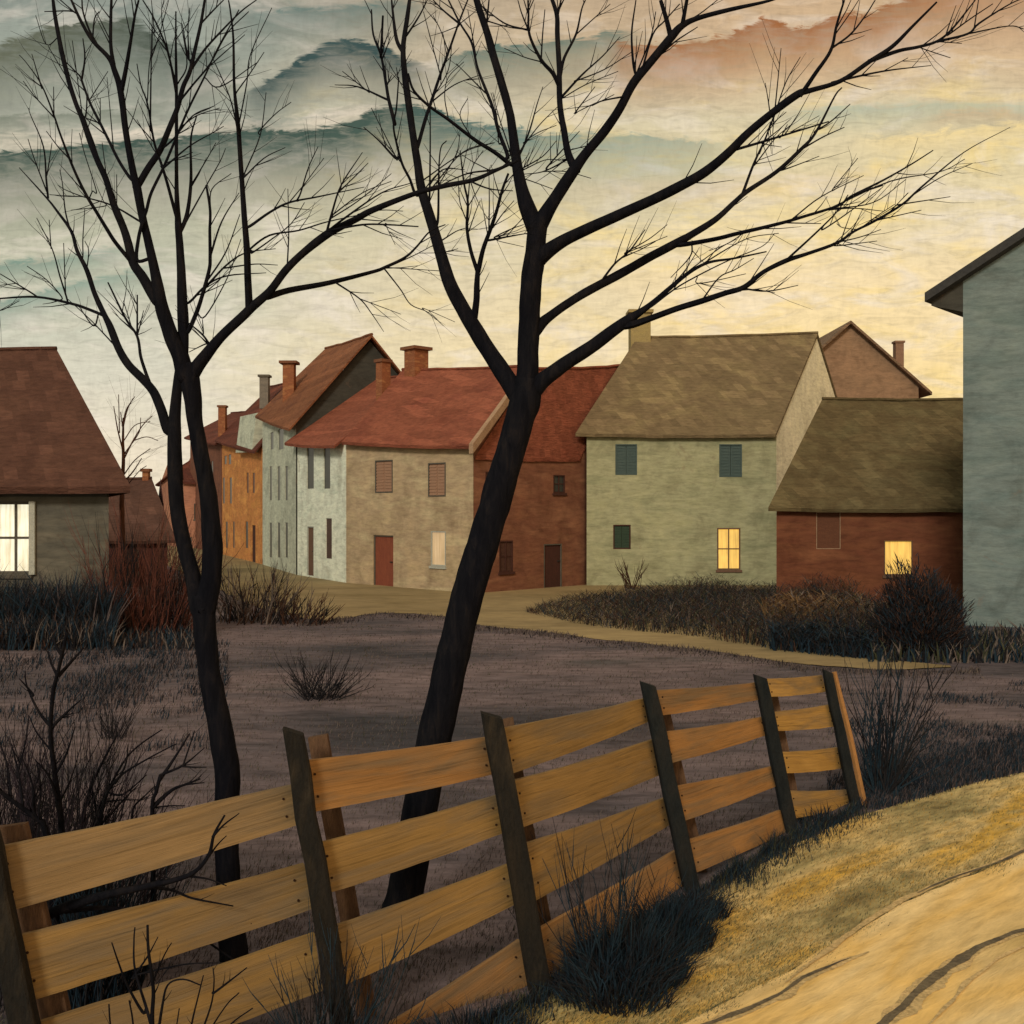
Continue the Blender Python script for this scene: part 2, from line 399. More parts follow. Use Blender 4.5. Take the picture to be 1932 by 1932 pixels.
# --- salmon house at the far end of the street
c = House('house', 'salmon pink house at the far end of the street, seen between two tree stems', ((347-CX)/F*78, 78, 0), ((388-CX)/F*78, 78, 0), 4.7, 4.7, (-4.6, 9, 0), 'pink_wall', GV)
c.win(357, 362, 1014, 1040, 'glass_brown', 'trim', 'door'); c.win(366, 372, 950, 980, 'glass_brown', 'trim')
c.walls('both', (7, 7)); zr = H+(960-862)/F*82; c.roof('maroon_roof', (zr-1.4, zr), .4, (.3, .4))
# --- brown house beyond the orange one
A = Vector((-23.6, 80.5, 0)); B = Vector((-17.9, 67.6, 0)); w = Vector((.92, .395, 0))*6
c = House('house', 'narrow dark brown house beyond the orange house, its roof lowest of the row', A, B, 8.2, 7.0, w, 'brown_wall', GV)
c.win(398, 402, 870, 905, 'glass', None); c.win(404, 408, 960, 1000, 'glass', None)
c.walls('both', (9.5, 9.0)); c.roof('maroon_roof', (9.9, 9.0), .4, (.3, .05))
# --- orange house
A = Vector((-17.8, 67.4, 0)); B = Vector((-12.6, 55.3, 0)); w = Vector((.92, .395, 0))*6
c = House('house', 'ochre orange three storey house with maroon roof and paired narrow windows', A, B, 7.35, 6.05, w, 'orange_wall', GV)
for (a, b) in ((422.5, 427.5), (430.5, 436)): c.win(a, b, 834, 876, 'glass', None)
for (a, b) in ((419.5, 424), (432.5, 437.5)): c.win(a, b, 901, 950, 'glass', None)
for (a, b) in ((465, 469), (476, 480.5)): c.win(a, b, 892, 930, 'glass_brown', None)
for (a, b) in ((425, 429.5), (438.5, 442.5), (462.5, 468)): c.win(a, b, 984, 1034, 'glass', None)
c.win(475, 482, 991, 1062, 'door_dark', None, 'door')
c.walls('both', (10.2, 9.4)); c.roof('maroon_roof', (10.4, 9.6), .4, (.2, .15))
c.chimney(413, 427, 768, 800, 67.5, 'chimney'); c.chimney(491, 508, 711, 745, 62.5, 'chimney_grey', .33, 'trim')
dm = MB()
a, b = .55, .93
dm.hexa([c.P(a, 5.9, .35), c.P(b, 5.7, .35), c.P(b, 5.7, -1.2), c.P(a, 5.9, -1.2)], [c.P(a, 7.9, .1), c.P(b, 7.7, .1), c.P(b, 7.9, -1.2), c.P(a, 8.1, -1.2)])
o = dm.build('dormer', M['slate_wall'], c.root); o['label'] = 'grey blue boarded dormer over the eave'
# --- tall grey blue house, dark gable towards us
A = Vector((-12.5, 55.0, 0)); B = Vector((-9.15, 46.5, 0)); w = Vector((.93, .365, 0))*6.4
c = House('house', 'tall grey blue house with dark gable end, orange roof and rows of slit windows', A, B, 7.75, 6.5, w, 'slate_wall', GV, 'dark_gable')
for (a, b) in ((509.5, 516), (525, 535)): c.win(a, b, 806, 848, 'glass', None)
for (a, b) in ((508, 513), (523, 528.5), (537.5, 543)):
    c.win(a, b, 880, 944, 'glass', None); c.win(a, b, 986, 1052, 'glass', None)
c.walls('both', (10.86, 10.15)); c.roof('orange_roof', (10.95, 10.25), .35, (.1, .35))
c.chimney(535, 557, 686, 770, 52.5, 'chimney', .42)
# --- pale blue house
A = Vector((-9.05, 46.3, 0)); B = Vector((-6.27, 41.42, 0)); w = Vector((6.05, 3.5, 0))
c = House('house', 'pale ice blue house at the bend with two tall upper windows and brown door', A, B, 5.85, 5.45, w, 'ice_wall', GV)
c.win(579, 592, 838, 922, 'glass', None, label='tall dark upper window'); c.win(610.5, 623, 843, 922, 'glass', None)
c.win(580, 592, 993, 1086, 'door_brown', 'pale_trim', 'door'); c.win(614.5, 626, 978, 1054, 'glass_brown', None)
c.walls('both', (8.3, 8.0)); c.roof('red_roof', (8.45, 8.1), .45, (.35, -.05))
# --- beige house
A = Vector((-6.25, 41.4, 0)); B = Vector((-1.28, 36.25, 0)); w = Vector((3.6, 5.8, 0))
c = House('house', 'beige corner house with broad red roof, rust red door and a pale lit window', A, B, 5.50, 5.03, w, 'beige_wall', GV)
c.win(708, 741, 868, 930, 'shut_rose', 'trim', 'shutter', rec=.05); c.win(808, 841, 873, 937, 'shut_rose', 'trim', 'shutter', rec=.05)
c.win(704, 742, 1010, 1112, 'door_red', 'trim', 'door', rec=.1, label='rust red door')
c.win(813, 841, 1002, 1068, 'lit_peach', 'pale_trim', mull=(0, 0), label='pale peach window with a dim light behind it')
c.walls('both', (8.1, 7.6)); c.roof('red_roof', (8.34, 7.80), .3, (-.05, .12))
c.chimney(713, 733, 683, 735, 43.6, 'chimney'); c.chimney(769, 802, 660, 716, 43.6, 'chimney', .45, label='big brick chimney with projecting cap')
up = Vector((0, 0, 1)); ax = c.d.normalized()
pb = MB(); e = c.B+up*5.03; r = c.B+c.w*.5+up*7.8; v = (e-r); e2 = e+v*.12
pb.hexa([e2+ax*.13-up*.1, e2+ax*.34-up*.1, r+ax*.34-up*.1, r+ax*.13-up*.1], [e2+ax*.13+up*.22, e2+ax*.34+up*.22, r+ax*.34+up*.22, r+ax*.13+up*.22])
o = pb.build('parapet', M['parapet'], c.root)
# --- red brown house
A = Vector((-1.27, 36.25, 0)); B = Vector((2.66, 40.25, 0)); w = Vector((3.6, 5.8, 0))
c = House('house', 'red brown house behind the leaning tree, red roof, small dark windows and door', A, B, 4.72, 4.86, w, 'brick_wall', GV)
c.win(1044, 1066, 896, 930, 'glass', 'door_dark'); c.win(1026, 1060, 1026, 1112, 'door_dark', 'trim', 'door', label='dark brown door')
c.win(942, 968, 1020, 1079, 'glass_brown', 'door_dark'); c.win(916, 938, 890, 935, 'glass_brown', 'door_dark')
c.walls('both', (7.75, 8.2)); c.roof('red_roof', (7.75, 8.35), .28, (-.3, -.06))
# --- sage green house
A = Vector((2.72, 40.0, 0)); B = Vector((9.66, 40.1, 0)); w = Vector((5.2, 8.2, 0))
c = House('house', 'large sage green house with olive roof, gable coloured a sunlit cream and one golden lit window', A, B, 5.68, 5.66, w, 'green_wall', GV, 'sunlit_wall')
c.win(1161, 1202, 838, 896, 'shut_blue', 'shut_blue', 'shutter', rec=.05); c.win(1357, 1400, 838, 900, 'shut_blue', 'shut_blue', 'shutter', rec=.05)
c.win(1157, 1190, 990, 1036, 'shut_green', 'door_dark', 'shutter', rec=.08)
c.win(1353, 1397, 996, 1075, 'lit_gold', 'lit_gold' if False else 'door_brown', mull=(1, 1), label='tall golden lit window with dark mullion', thick=.05)
zl = H+(960-637)/F*44.1; zr = H+(960-628)/F*44.2
c.walls('both', (zl-.1, zr-.1)); c.roof('olive_roof', (zl-.07, zr-.07), .26, (.28, .06))
c.chimney(1187, 1226, 592, 648, 44.3, 'chimney_olive', .50, 'chimney_olive')
# --- taupe house behind
A = Vector(((1478-CX)/F*62, 62, 0)); 
c = House('house', 'taupe house behind the green one, brown gable and small chimney against the sky', ((1470-CX)/F*62, 62, 0), ((1733-CX)/F*62, 62, 0), 9.9, 9.9, (0, 10, 0), 'taupe_wall', GV)
# this one turns its gable towards us, so its walls and roof are built about the other axis
x0, x1 = c.A.x, c.B.x; xm = (x0+x1)/2; za = H+(960-607)/F*62
mb = MB()
for (yy, rev) in ((62, 0), (72, 1)):
    p = [Vector((x0, yy, -.2)), Vector((x1, yy, -.2)), Vector((x1, yy, 9.9)), Vector((xm, yy, za-.12)), Vector((x0, yy, 9.9))]
    mb.add(p[::-1] if rev else p, [(0, 1, 2, 3, 4)])
mb.quad(Vector((x1, 62, -.2)), Vector((x1, 72, -.2)), Vector((x1, 72, 9.9)), Vector((x1, 62, 9.9)))
mb.quad(Vector((x0, 72, -.2)), Vector((x0, 62, -.2)), Vector((x0, 62, 9.9)), Vector((x0, 72, 9.9)))
mb.build('wall', M['taupe_wall'], c.root)
mb = MB(); k = (za-9.9)/(xm-x0); o_ = .62
for sgn in (-1, 1):
    xe = xm+sgn*(xm-x0+o_); ze = za-k*(xm-x0+o_)
    lo = [Vector((xm, 61.6, za-.16)), Vector((xe, 61.6, ze-.16)), Vector((xe, 72.4, ze-.16)), Vector((xm, 72.4, za-.16))]
    mb.hexa(lo, [p+up*.17 for p in lo])
c.roofo = mb.build('roof', M['taupe_roof'], c.root)
c.chimney(1687, 1703, 647, 690, 66, 'chimney_taupe', None, 'chimney_taupe')
# --- rust red shed
A = Vector(((1465-CX)/F*33, 33, 0)); B = Vector(((1850-CX)/F*33, 33, 0)); w = Vector((5.3, 8, 0))
c = House('outbuilding', 'low rust red brick outbuilding with dark olive roof and a golden lit window', A, B, 3.0, 2.97, w, 'shed_wall', GV)
c.root['category'] = 'outbuilding'
c.win(1540, 1586, 966, 1036, 'brick_fill', 'parapet', 'panel', rec=.06, label='bricked up window with a thin pale edge', thick=.022)
c.win(1668, 1722, 1020, 1085, 'lit_gold', 'door_brown', mull=(0, 0), label='golden lit window half behind the bush', thick=.03)
zr = H+(960-754)/F*37
c.walls('both', (zr-.1, zr-.1)); c.roof('dark_olive_roof', (zr-.05, zr-.05), .3, (.14, .1))
# --- blue grey house at the right edge: its gable end faces us
Y = 26.4
P0 = Vector(((1817-CX)/F*Y, Y, 0)); th = math.radians(24)
ax = Vector((math.cos(th), -math.sin(th), 0)); dp = Vector((P0.x, P0.y, 0)).normalized(); dp = Vector((dp.x+.44, dp.y, 0)).normalized()*13
def front(u, v):      # where a sight line meets the plane of the gable wall
    k = (u-CX)/F; t = (k*P0.y-P0.x)/(ax.x-k*ax.y); y = P0.y+t*ax.y; return t, H-(v-VH)/F*y
t1, z1 = front(1932, 443); t0, z0_ = front(1753, 560); sl = (z1-z0_)/(t1-t0); zs = lambda t: z0_+(t-t0)*sl
ta = 7.6; tr = 2*ta; up = Vector((0, 0, 1)); q = lambda t, z, d=0: P0+ax*t+dp*d+up*z
root = empty('house', (P0.x+2, P0.y, 0), 'big blue grey plastered house at the right edge, dark overhanging eave', 'house', GV)
mb = MB()
for d_, rev in ((0, 0), (1, 1)):
    p = [q(0, -.25, d_), q(tr, -.25, d_), q(tr, zs(0)-.1, d_), q(ta, zs(ta)-.1, d_), q(0, zs(0)-.1, d_)]
    mb.add(p[::-1] if rev else p, [(0, 1, 2, 3, 4)])
mb.quad(q(0, -.25, 1), q(0, -.25, 0), q(0, zs(0)-.1, 0), q(0, zs(0)-.1, 1))
mb.quad(q(tr, -.25, 0), q(tr, -.25, 1), q(tr, zs(0)-.1, 1), q(tr, zs(0)-.1, 0))
mb.build('wall', M['blue_wall'], root)
mb = MB(); t2 = 2*ta-t0; d0, d1 = -.022, 1.02; e = .22
top = [[q(t, z, d) for d in (d0, d1)] for t, z in ((t0, zs(t0)), (ta, zs(ta)), (t2, zs(t0)))]
vs = [p+up*o_ for o_ in (.06, .06-e) for r_ in top for p in r_]
mb.add(vs, [(0, 2, 3, 1), (2, 4, 5, 3), (6, 7, 9, 8), (8, 9, 11, 10), (0, 6, 8, 2), (2, 8, 10, 4), (1, 3, 9, 7), (3, 5, 11, 9), (0, 1, 7, 6), (4, 10, 11, 5)])
mb.build('roof', M['blue_roof'], root)
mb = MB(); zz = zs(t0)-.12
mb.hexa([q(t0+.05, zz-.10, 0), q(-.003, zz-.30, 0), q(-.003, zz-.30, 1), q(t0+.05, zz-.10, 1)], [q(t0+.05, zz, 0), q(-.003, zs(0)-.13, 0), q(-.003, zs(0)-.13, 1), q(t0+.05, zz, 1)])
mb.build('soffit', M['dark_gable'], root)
# ---------------------------------------------------------------- bare trees
def barkmat(name, a, b, c):
    m, nt, bs = newmat(name)
    geo = nt.new('ShaderNodeNewGeometry').outputs['Position']
    n1 = nt.noise(nt.mapping(geo, (9, 9, 2.2)), 2.2, 5, .65, .5)
    n2 = nt.noise(geo, 1.3, 3)
    col = nt.ramp(n1, [(.3, a), (.52, b), (.72, c)])
    col = nt.mix(1.0, col, nt.ramp(n2, [(.3, (.7, .7, .8)), (.7, (1.25, 1.15, 1.0))]), 'MULTIPLY')
    nt.put(bs.inputs['Base Color'], col); bs.inputs['Roughness'].default_value = .9; bs.inputs['Specular IOR Level'].default_value = .06
    bp = nt.new('ShaderNodeBump'); bp.inputs['Strength'].default_value = .8; bp.inputs['Distance'].default_value = .02
    nt.put(bp.inputs['Height'], n1); nt.put(bs.inputs['Normal'], bp.outputs[0])
    return m
M['bark'] = barkmat('dark_bark', (.004, .005, .009), (.008, .009, .014), (.017, .016, .019))
M['bark_brown'] = barkmat('brown_bark', (.04, .022, .018), (.07, .035, .026), (.10, .055, .04))
def smooth(pts, per=5):
    """Catmull-Rom through (x,y,w)"""
    if len(pts) < 3:
        a, b = pts[0], pts[-1]; return [tuple(a[k]+(b[k]-a[k])*i/4 for k in range(3)) for i in range(5)]
    P = [tuple(2*pts[0][k]-pts[1][k] for k in range(3))]+list(pts)+[tuple(2*pts[-1][k]-pts[-2][k] for k in range(3))]
    out = []
    for i in range(1, len(P)-2):
        for j in range(per):
            t = j/per; q = []
            for k in range(3):
                p0, p1, p2, p3 = P[i-1][k], P[i][k], P[i+1][k], P[i+2][k]
                q.append(.5*((2*p1)+(-p0+p2)*t+(2*p0-5*p1+4*p2-p3)*t*t+(-p0+3*p1-3*p2+p3)*t**3))
            q[2] = max(q[2], .8); out.append(tuple(q))
    out.append(tuple(pts[-1])); return out
class Tree:
    def __init__(s, Y0, rnd): s.Y0 = Y0; s.samples = []; s.r = random.Random(rnd)
    def start(s, x, y, Y):
        best = None
        for (sx, sy, sY, sw) in s.samples:
            d = math.hypot(sx-x, sy-y)
            if best is None or d < best[0]: best = (d, sx, sy, sY, sw)
        return best
    def line(s, zone, w0, w1, pts, drift=None, attach=True):
        """trace a branch: points surveyed on the zone grid, unprojected at the branch's own distance"""
        q = []
        for i, p in enumerate(pts):
            u, v = Z(zone, p[0], p[1]); w = p[2] if len(p) > 2 else None
            q.append([u, v, w])
        acc = [0]
        for a, b in zip(q, q[1:]): acc.append(acc[-1]+math.hypot(a[0]-b[0], a[1]-b[1]))
        for i, p in enumerate(q):
            if p[2] is None: p[2] = w0+(w1-w0)*acc[i]/max(acc[-1], 1e-6)
            p[2] *= ZS
        Y = s.Y0
        if s.samples and attach:
            d, sx, sy, sY, sw = s.start(q[0][0], q[0][1], 0)
            Y = sY
            if d > 2.5 and d < 60: q.insert(0, [sx, sy, q[0][2]])
        L = acc[-1]/F*Y
        if drift is None: drift = s.r.choice((-1, 1))*s.r.uniform(.2, .5)
        sm = smooth([tuple(p) for p in q], 5 if len(q) > 2 else 4)
        run = 0; out = []; tot = max(acc[-1], 1e-6)
        for i, (u, v, w) in enumerate(sm):
            if i: run += math.hypot(u-sm[i-1][0], v-sm[i-1][1])
            Yi = Y+drift*L*(run/tot)
            out.append((W(u, v, Yi), max(w, .9)/2/F*Yi)); s.samples.append((u, v, Yi, w))
        return out
    def twiglets(s, ln, n, length, ang=(18, 42)):
        """small side shoots along a branch, real 3-D directions"""
        res = []
        for _ in range(n):
            i = s.r.randrange(max(1, len(ln)//3), len(ln)-1)
            p, r = ln[i]; t = (ln[i+1][0]-ln[i-1][0]).normalized()
            ax = Vector((s.r.uniform(-.35, .35), 1, s.r.uniform(-.35, .35))).normalized()
            a = math.radians(s.r.uniform(*ang))*s.r.choice((-1, 1))
            d = t.copy()
            c_, s_ = math.cos(a), math.sin(a)
            d = d*c_+ax.cross(d)*s_+ax*(ax.dot(d)*(1-c_)); d.z += .12; d.normalize()
            l = length*s.r.uniform(.5, 1.2)
            b = d+Vector((s.r.uniform(-.12, .12), s.r.uniform(-.25, .25), .12))
            pts = [p, p+d*l*.5, p+(d*.5+b.normalized()*.5)*l]
            r0 = min(r*.6, .0042)
            res.append((pts, [r0, r0*.7, r0*.35]))
        return res
def tree(name, label, Y0, foot, trunks, limbs, seed, group, bark='bark', nt=(2, 4), tl=.27):
    t = Tree(Y0, seed)
    root = empty(name, (foot[0], foot[1], hgt(foot[0], foot[1])), label, 'tree', group)
    mb = MB()
    for sp in trunks:
        ln = t.line(*sp)
        mb.tube([p for p, r in ln], [r for p, r in ln], 12, rough=.10)
    mb.build('trunk', M[bark], root, smooth=True)
    for main, twigs in limbs:
        ln = t.line(*main); mb = MB(); mb.tube([p for p, r in ln], [r for p, r in ln], 9, rough=.08)
        subs = []
        for pts, rr in t.twiglets(ln, nt[0], tl): mb.tube(pts, rr, 4)
        for sp in twigs:
            l2 = t.line(*sp); tb = MB(); tb.tube([p for p, r in l2], [r for p, r in l2], 5, rough=.06)
            for pts, rr in t.twiglets(l2, t.r.randint(*nt), tl): tb.tube(pts, rr, 4)
            subs.append(tb)
        lo = mb.build('limb', M[bark], root, smooth=True)
        for tb in subs: tb.build('branch', M[bark], lo)
    return root, t
# ---- left tree: a stem that forks near the ground and again above
T1 = [
 ('D', 0, 0, [(1215, 3330, 150), (1185, 2900, 128), (1172, 2560, 126), (1180, 2330, 130), (1150, 2130, 124), (1115, 1950, 116), (1085, 1800, 112), (1068, 1640, 112), (1058, 1500, 118), (1050, 1400, 120)], .0),
 ('D', 0, 0, [(1062, 1470, 120), (1092, 1330, 105), (1102, 1200, 104), (1098, 1080, 100), (1080, 900, 92), (1055, 740, 84), (1030, 600, 78), (1008, 470, 78), (1000, 380, 88), (985, 280, 100), (968, 200, 92)], -.05),
 ('D', 0, 0, [(1035, 1480, 90), (1010, 1340, 84), (965, 1180, 78), (928, 1010, 76), (912, 860, 76), (906, 700, 72), (905, 560, 68), (910, 420, 58), (920, 320, 50), (932, 220, 46)], .12),
]
o = 1686
L1 = [
 (('A', 0, 0, [(962, 1950, 95), (935, 1850, 88), (895, 1760, 80), (862, 1670, 74), (838, 1590, 70), (822, 1500, 60), (800, 1390, 50), (768, 1250, 43), (738, 1120, 40), (712, 980, 44), (690, 890, 36), (655, 700, 33), (635, 540, 33), (618, 440, 32), (597, 375, 30), (565, 300, 24), (480, 210, 20), (420, 110, 16), (370, 0, 12)], -.15), [
   ('A', 26, 10, [(630, 470), (655, 350), (680, 200), (700, 80), (720, 0)]),
   ('A', 22, 14, [(592, 350), (575, 240), (575, 100), (578, 0)]),
   ('A', 14, 8, [(505, 235), (460, 150), (430, 60), (425, 0)]), ('A', 10, 6, [(480, 210), (490, 100), (515, 60)]), ('A', 9, 5, [(420, 110), (380, 60), (230, 60)]),
   ('A', 20, 6, [(712, 1350), (718, 1240), (740, 1150), (760, 1090), (785, 1000), (850, 865), (920, 700), (980, 560), (1060, 400), (1130, 250), (1240, 50)]),
   ('A', 11, 4, [(850, 870), (980, 760), (1100, 690), (1160, 655)]), ('A', 9, 4, [(880, 840), (1000, 790)]),
   ('A', 12, 4, [(720, 1145), (620, 1085), (540, 1050), (430, 1020), (340, 985), (300, 960)]), ('A', 5, 4, [(430, 1020), (260, 1010)]), ('A', 6, 4, [(540, 1070), (370, 1090)]),
 ]),
 (('A', 36, 13, [(710, 970), (770, 870), (830, 780), (880, 660), (920, 560), (950, 450), (985, 370), (1010, 260), (1040, 130), (1062, 0)], .4), [
   ('A', 15, 6, [(985, 370), (1060, 260), (1150, 160), (1250, 60), (1330, 0)]), ('A', 10, 5, [(975, 300), (950, 150), (940, 120)]), ('A', 9, 5, [(980, 300), (975, 150), (985, 40)]),
   ('A', 10, 6, [(1045, 120), (1110, 50), (1160, 0)]), ('A', 12, 5, [(830, 780), (900, 720), (1000, 600), (1110, 550)]), ('A', 12, 5, [(920, 540), (1000, 440), (1090, 330), (1180, 170), (1290, 60)]),
   ('A', 9, 4, [(1000, 440), (1090, 340), (1270, 180)]), ('A', 8, 4, [(940, 660), (1020, 600), (1140, 560)]), ('A', 7, 4, [(1140, 450), (1340, 320)]),
 ]),
 (('A', 0, 0, [(815, 1560, 60), (745, 1445, 52), (692, 1365, 46), (665, 1260, 42), (640, 1180, 40), (590, 1060, 36), (550, 930, 32), (505, 830, 30), (465, 720, 34), (430, 620, 28), (395, 540, 24), (360, 430, 24), (325, 290, 24), (305, 190, 22), (285, 80, 20), (275, 0, 16)], .2), [
   ('A', 24, 4, [(690, 1370), (600, 1260), (555, 1190), (500, 1100), (440, 1000), (375, 860), (310, 690), (280, 600), (215, 440), (140, 330), (100, 285)]),
   ('A', 8, 4, [(290, 620), (180, 500), (120, 420)]), ('A', 8, 4, [(215, 450), (165, 280)]), ('A', 9, 4, [(365, 830), (300, 760), (240, 680)]), ('A', 7, 4, [(280, 600), (278, 450)]),
   ('A', 16, 6, [(560, 1200), (500, 1100), (465, 1040), (480, 990)]), ('A', 6, 4, [(605, 1060), (605, 905)]), ('A', 7, 4, [(555, 940), (530, 740)]), ('A', 6, 4, [(500, 990), (440, 800), (412, 690)]),
   ('A', 18, 12, [(680, 930), (620, 840), (560, 720), (520, 640), (470, 540), (432, 440), (420, 400)]), ('A', 12, 6, [(425, 410), (440, 300), (430, 200)]), ('A', 9, 5, [(420, 400), (330, 310)]),
   ('A', 7, 4, [(520, 640), (520, 510)]), ('A', 6, 4, [(470, 510), (560, 370)]), ('A', 7, 3, [(590, 790), (570, 560), (555, 400)]), ('A', 9, 5, [(445, 600), (450, 500), (432, 430)]), ('A', 6, 4, [(305, 190), (240, 230), (185, 80)]),
   ('A', 6, 4, [(340, 390), (250, 240)]), ('A', 6, 4, [(430, 620), (375, 210)]),
 ]),
 (('A', 0, 0, [(872, 2230, 56), (835, 2120, 50), (795, 2030, 46), (740, 1965, 44), (665, 1890, 42), (615, 1805, 40), (570, 1690, 36), (540, 1630, 30), (490, 1520, 26), (450, 1400, 24), (400, 1300, 20), (370, 1200, 17), (300, 1100, 13), (245, 1030, 10), (100, 870, 4)], .35), [
   ('A', 10, 4, [(370, 1210), (340, 1100), (325, 960), (310, 880)]), ('A', 12, 4, [(250, 1030), (240, 930), (225, 760), (160, 600), (148, 560)]), ('A', 8, 4, [(245, 1000), (180, 830), (145, 720)]), ('A', 7, 4, [(245, 900), (270, 740)]),
   ('A', 7, 4, [(450, 1400), (460, 1300), (440, 1250)]), ('A', 7, 4, [(430, 1330), (430, 1240), (440, 1080)]),
   ('A', 18, 7, [(545, 1640), (460, 1605), (370, 1575), (190, 1540), (0, 1548), (-120, 1560)]), ('A', 10, 4, [(350, 1560), (310, 1430), (270, 1290), (190, 1130)]), ('A', 7, 4, [(340, 1520), (330, 1260)]), ('A', 7, 4, [(320, 1540), (240, 1450), (140, 1380)]),
   ('A', 6, 4, [(265, 1290), (255, 1140)]), ('A', 9, 5, [(180, 1530), (100, 1480), (0, 1420)]), ('A', 5, 4, [(80, 1470), (0, 1480)]), ('A', 8, 4, [(485, 1690), (410, 1590)]), ('A', 9, 4, [(620, 1820), (480, 1670), (350, 1550)]), ('A', 6, 4, [(0, 1610), (100, 1560)]),
   ('A', 20, 8, [(785, 2010), (755, 1930), (730, 1850), (712, 1745), (650, 1650), (560, 1465)]), ('A', 11, 8, [(712, 1745), (712, 1530)]), ('A', 8, 4, [(715, 1730), (745, 1610)]), ('A', 7, 4, [(680, 1690), (640, 1560)]),
 ]),
 (('A', 0, 0, [(948, 1860, 50), (950, 1760, 56), (948, 1650, 58), (944, 1550, 54), (940, 1420, 46), (933, 1290, 40), (925, 1180, 36), (918, 1040, 26), (915, 900, 20), (915, 500, 17), (912, 250, 12), (912, 60, 7)], .1), [
   ('A', 20, 5, [(920, 1140), (870, 960), (840, 860), (800, 740), (765, 540), (730, 440), (710, 330)]), ('A', 25, 7, [(935, 1200), (970, 1110), (990, 940), (990, 720), (1020, 600)]),
   ('A', 8, 4, [(992, 960), (1070, 830), (1120, 740)]), ('A', 10, 4, [(960, 1160), (1060, 980), (1140, 840), (1170, 770)]), ('A', 6, 4, [(800, 780), (710, 620)]),
   ('A', 7, 4, [(765, 520), (780, 300), (840, 180)]), ('A', 10, 5, [(780, 650), (785, 300), (790, 80)]), ('A', 15, 7, [(915, 490), (870, 270), (800, 100), (740, 0)]), ('A', 7, 4, [(900, 380), (840, 100), (850, 0)]), ('A', 8, 4, [(930, 420), (970, 330), (940, 130)]),
   ('A', 14, 4, [(985, 1565), (1070, 1480), (1180, 1430), (1380, 1415)]), ('A', 13, 4, [(1070, 1485), (1180, 1370), (1280, 1310), (1430, 1290)]), ('A', 6, 4, [(790, 290), (830, 170), (875, 0)]), ('A', 6, 4, [(800, 160), (785, 0)]),
 ]),
 (('A', 24, 12, [(975, 1720), (1020, 1620), (1050, 1530), (1085, 1400), (1090, 1330), (1088, 1200), (1090, 1090), (1070, 960)], -.3), [
   ('A', 13, 4, [(1090, 1330), (1150, 1150), (1240, 1000)]), ('A', 11, 4, [(1065, 1470), (1170, 1310), (1245, 1110)]), ('A', 9, 4, [(1170, 1390), (1320, 1370), (1440, 1375)]), ('A', 8, 4, [(1065, 1640), (1180, 1440), (1250, 1240)]), ('A', 8, 4, [(1090, 1090), (1100, 980), (1200, 900)]),
 ]),
 (('A', 0, 0, [(985, 1965, 80), (1050, 1865, 66), (1150, 1745, 52), (1260, 1640, 48), (1310, 1590, 48), (1400, 1510, 42), (1480, 1405, 40), (1570, 1315, 40), (1690, 1220, 44), (1760, 1180, 38), (1850, 1135, 34), (1932, 1090, 32), (2150, 1005, 26), (2300, 965, 26), (2450, 935, 22), (2560, 890, 18), (2690, 830, 14)], -.12), [
   ('A', 0, 0, [(1292, 1600, 42), (1285, 1450, 38), (1280, 1300, 36), (1265, 1100, 30), (1255, 950, 27), (1245, 800, 26), (1235, 650, 24), (1215, 450, 16), (1210, 200, 12), (1195, 60, 9), (1185, 0, 7)]),
   ('A', 16, 4, [(1300, 1170), (1400, 1100), (1500, 1050), (1650, 1020), (1890, 970)]), ('A', 10, 4, [(1540, 1040), (1560, 1000), (1600, 870), (1650, 760)]), ('A', 6, 4, [(1570, 970), (1680, 820)]), ('A', 9, 4, [(1265, 920), (1370, 820), (1480, 765)]),
   ('A', 8, 4, [(1268, 900), (1350, 700), (1380, 480)]), ('A', 8, 4, [(1240, 640), (1280, 430), (1300, 280), (1410, 40)]), ('A', 8, 4, [(1225, 480), (1290, 390), (1370, 270)]), ('A', 9, 4, [(1235, 690), (1190, 500), (1080, 250)]), ('A', 7, 4, [(1345, 680), (1430, 590), (1510, 530)]),
   ('A', 12, 4, [(1300, 1290), (1400, 1220), (1550, 1195), (1700, 1150), (1932, 1100)]), ('A', 9, 4, [(1310, 1310), (1410, 1240), (1510, 1160), (1580, 1050)]), ('A', 9, 4, [(1490, 1390), (1498, 1200), (1493, 980)]),
   ('A', 36, 6, [(1385, 1540), (1500, 1505), (1700, 1468), (1932, 1410), (2000, 1385), (2100, 1335), (2160, 1280), (2230, 1200), (2310, 1165)]), ('A', 8, 4, [(2000, 1390), (2146, 1325), (2250, 1270)]), ('A', 6, 4, [(2000, 1387), (2130, 1395), (2280, 1405)]),
   ('A', 11, 3, [(1740, 1465), (1866, 1550), (1930, 1630), (1990, 1720)]), ('A', 6, 3, [(1866, 1550), (2080, 1630)]), ('A', 9, 3, [(1990, 1390), (2076, 1500), (2131, 1580), (2220, 1620), (2300, 1690)]), ('A', 4, 3, [(2200, 1600), (2360, 1670)]),
   ('A', 15, 4, [(1690, 1220), (1720, 1110), (1770, 960), (1880, 790)]), ('A', 7, 4, [(1765, 990), (1910, 845)]), ('A', 8, 4, [(1720, 1130), (1860, 1040), (2030, 900)]), ('A', 8, 4, [(1730, 1110), (1880, 1000), (2030, 940)]),
   ('A', 14, 5, [(1690, 1210), (1790, 1130), (1980, 1000), (2130, 950)]), ('A', 14, 7, [(1710, 1195), (1880, 1165), (2010, 1165), (2170, 1175)]), ('A', 6, 4, [(1860, 1110), (1980, 1090), (2090, 1095)]), ('A', 5, 3, [(2000, 1165), (2050, 1270)]),
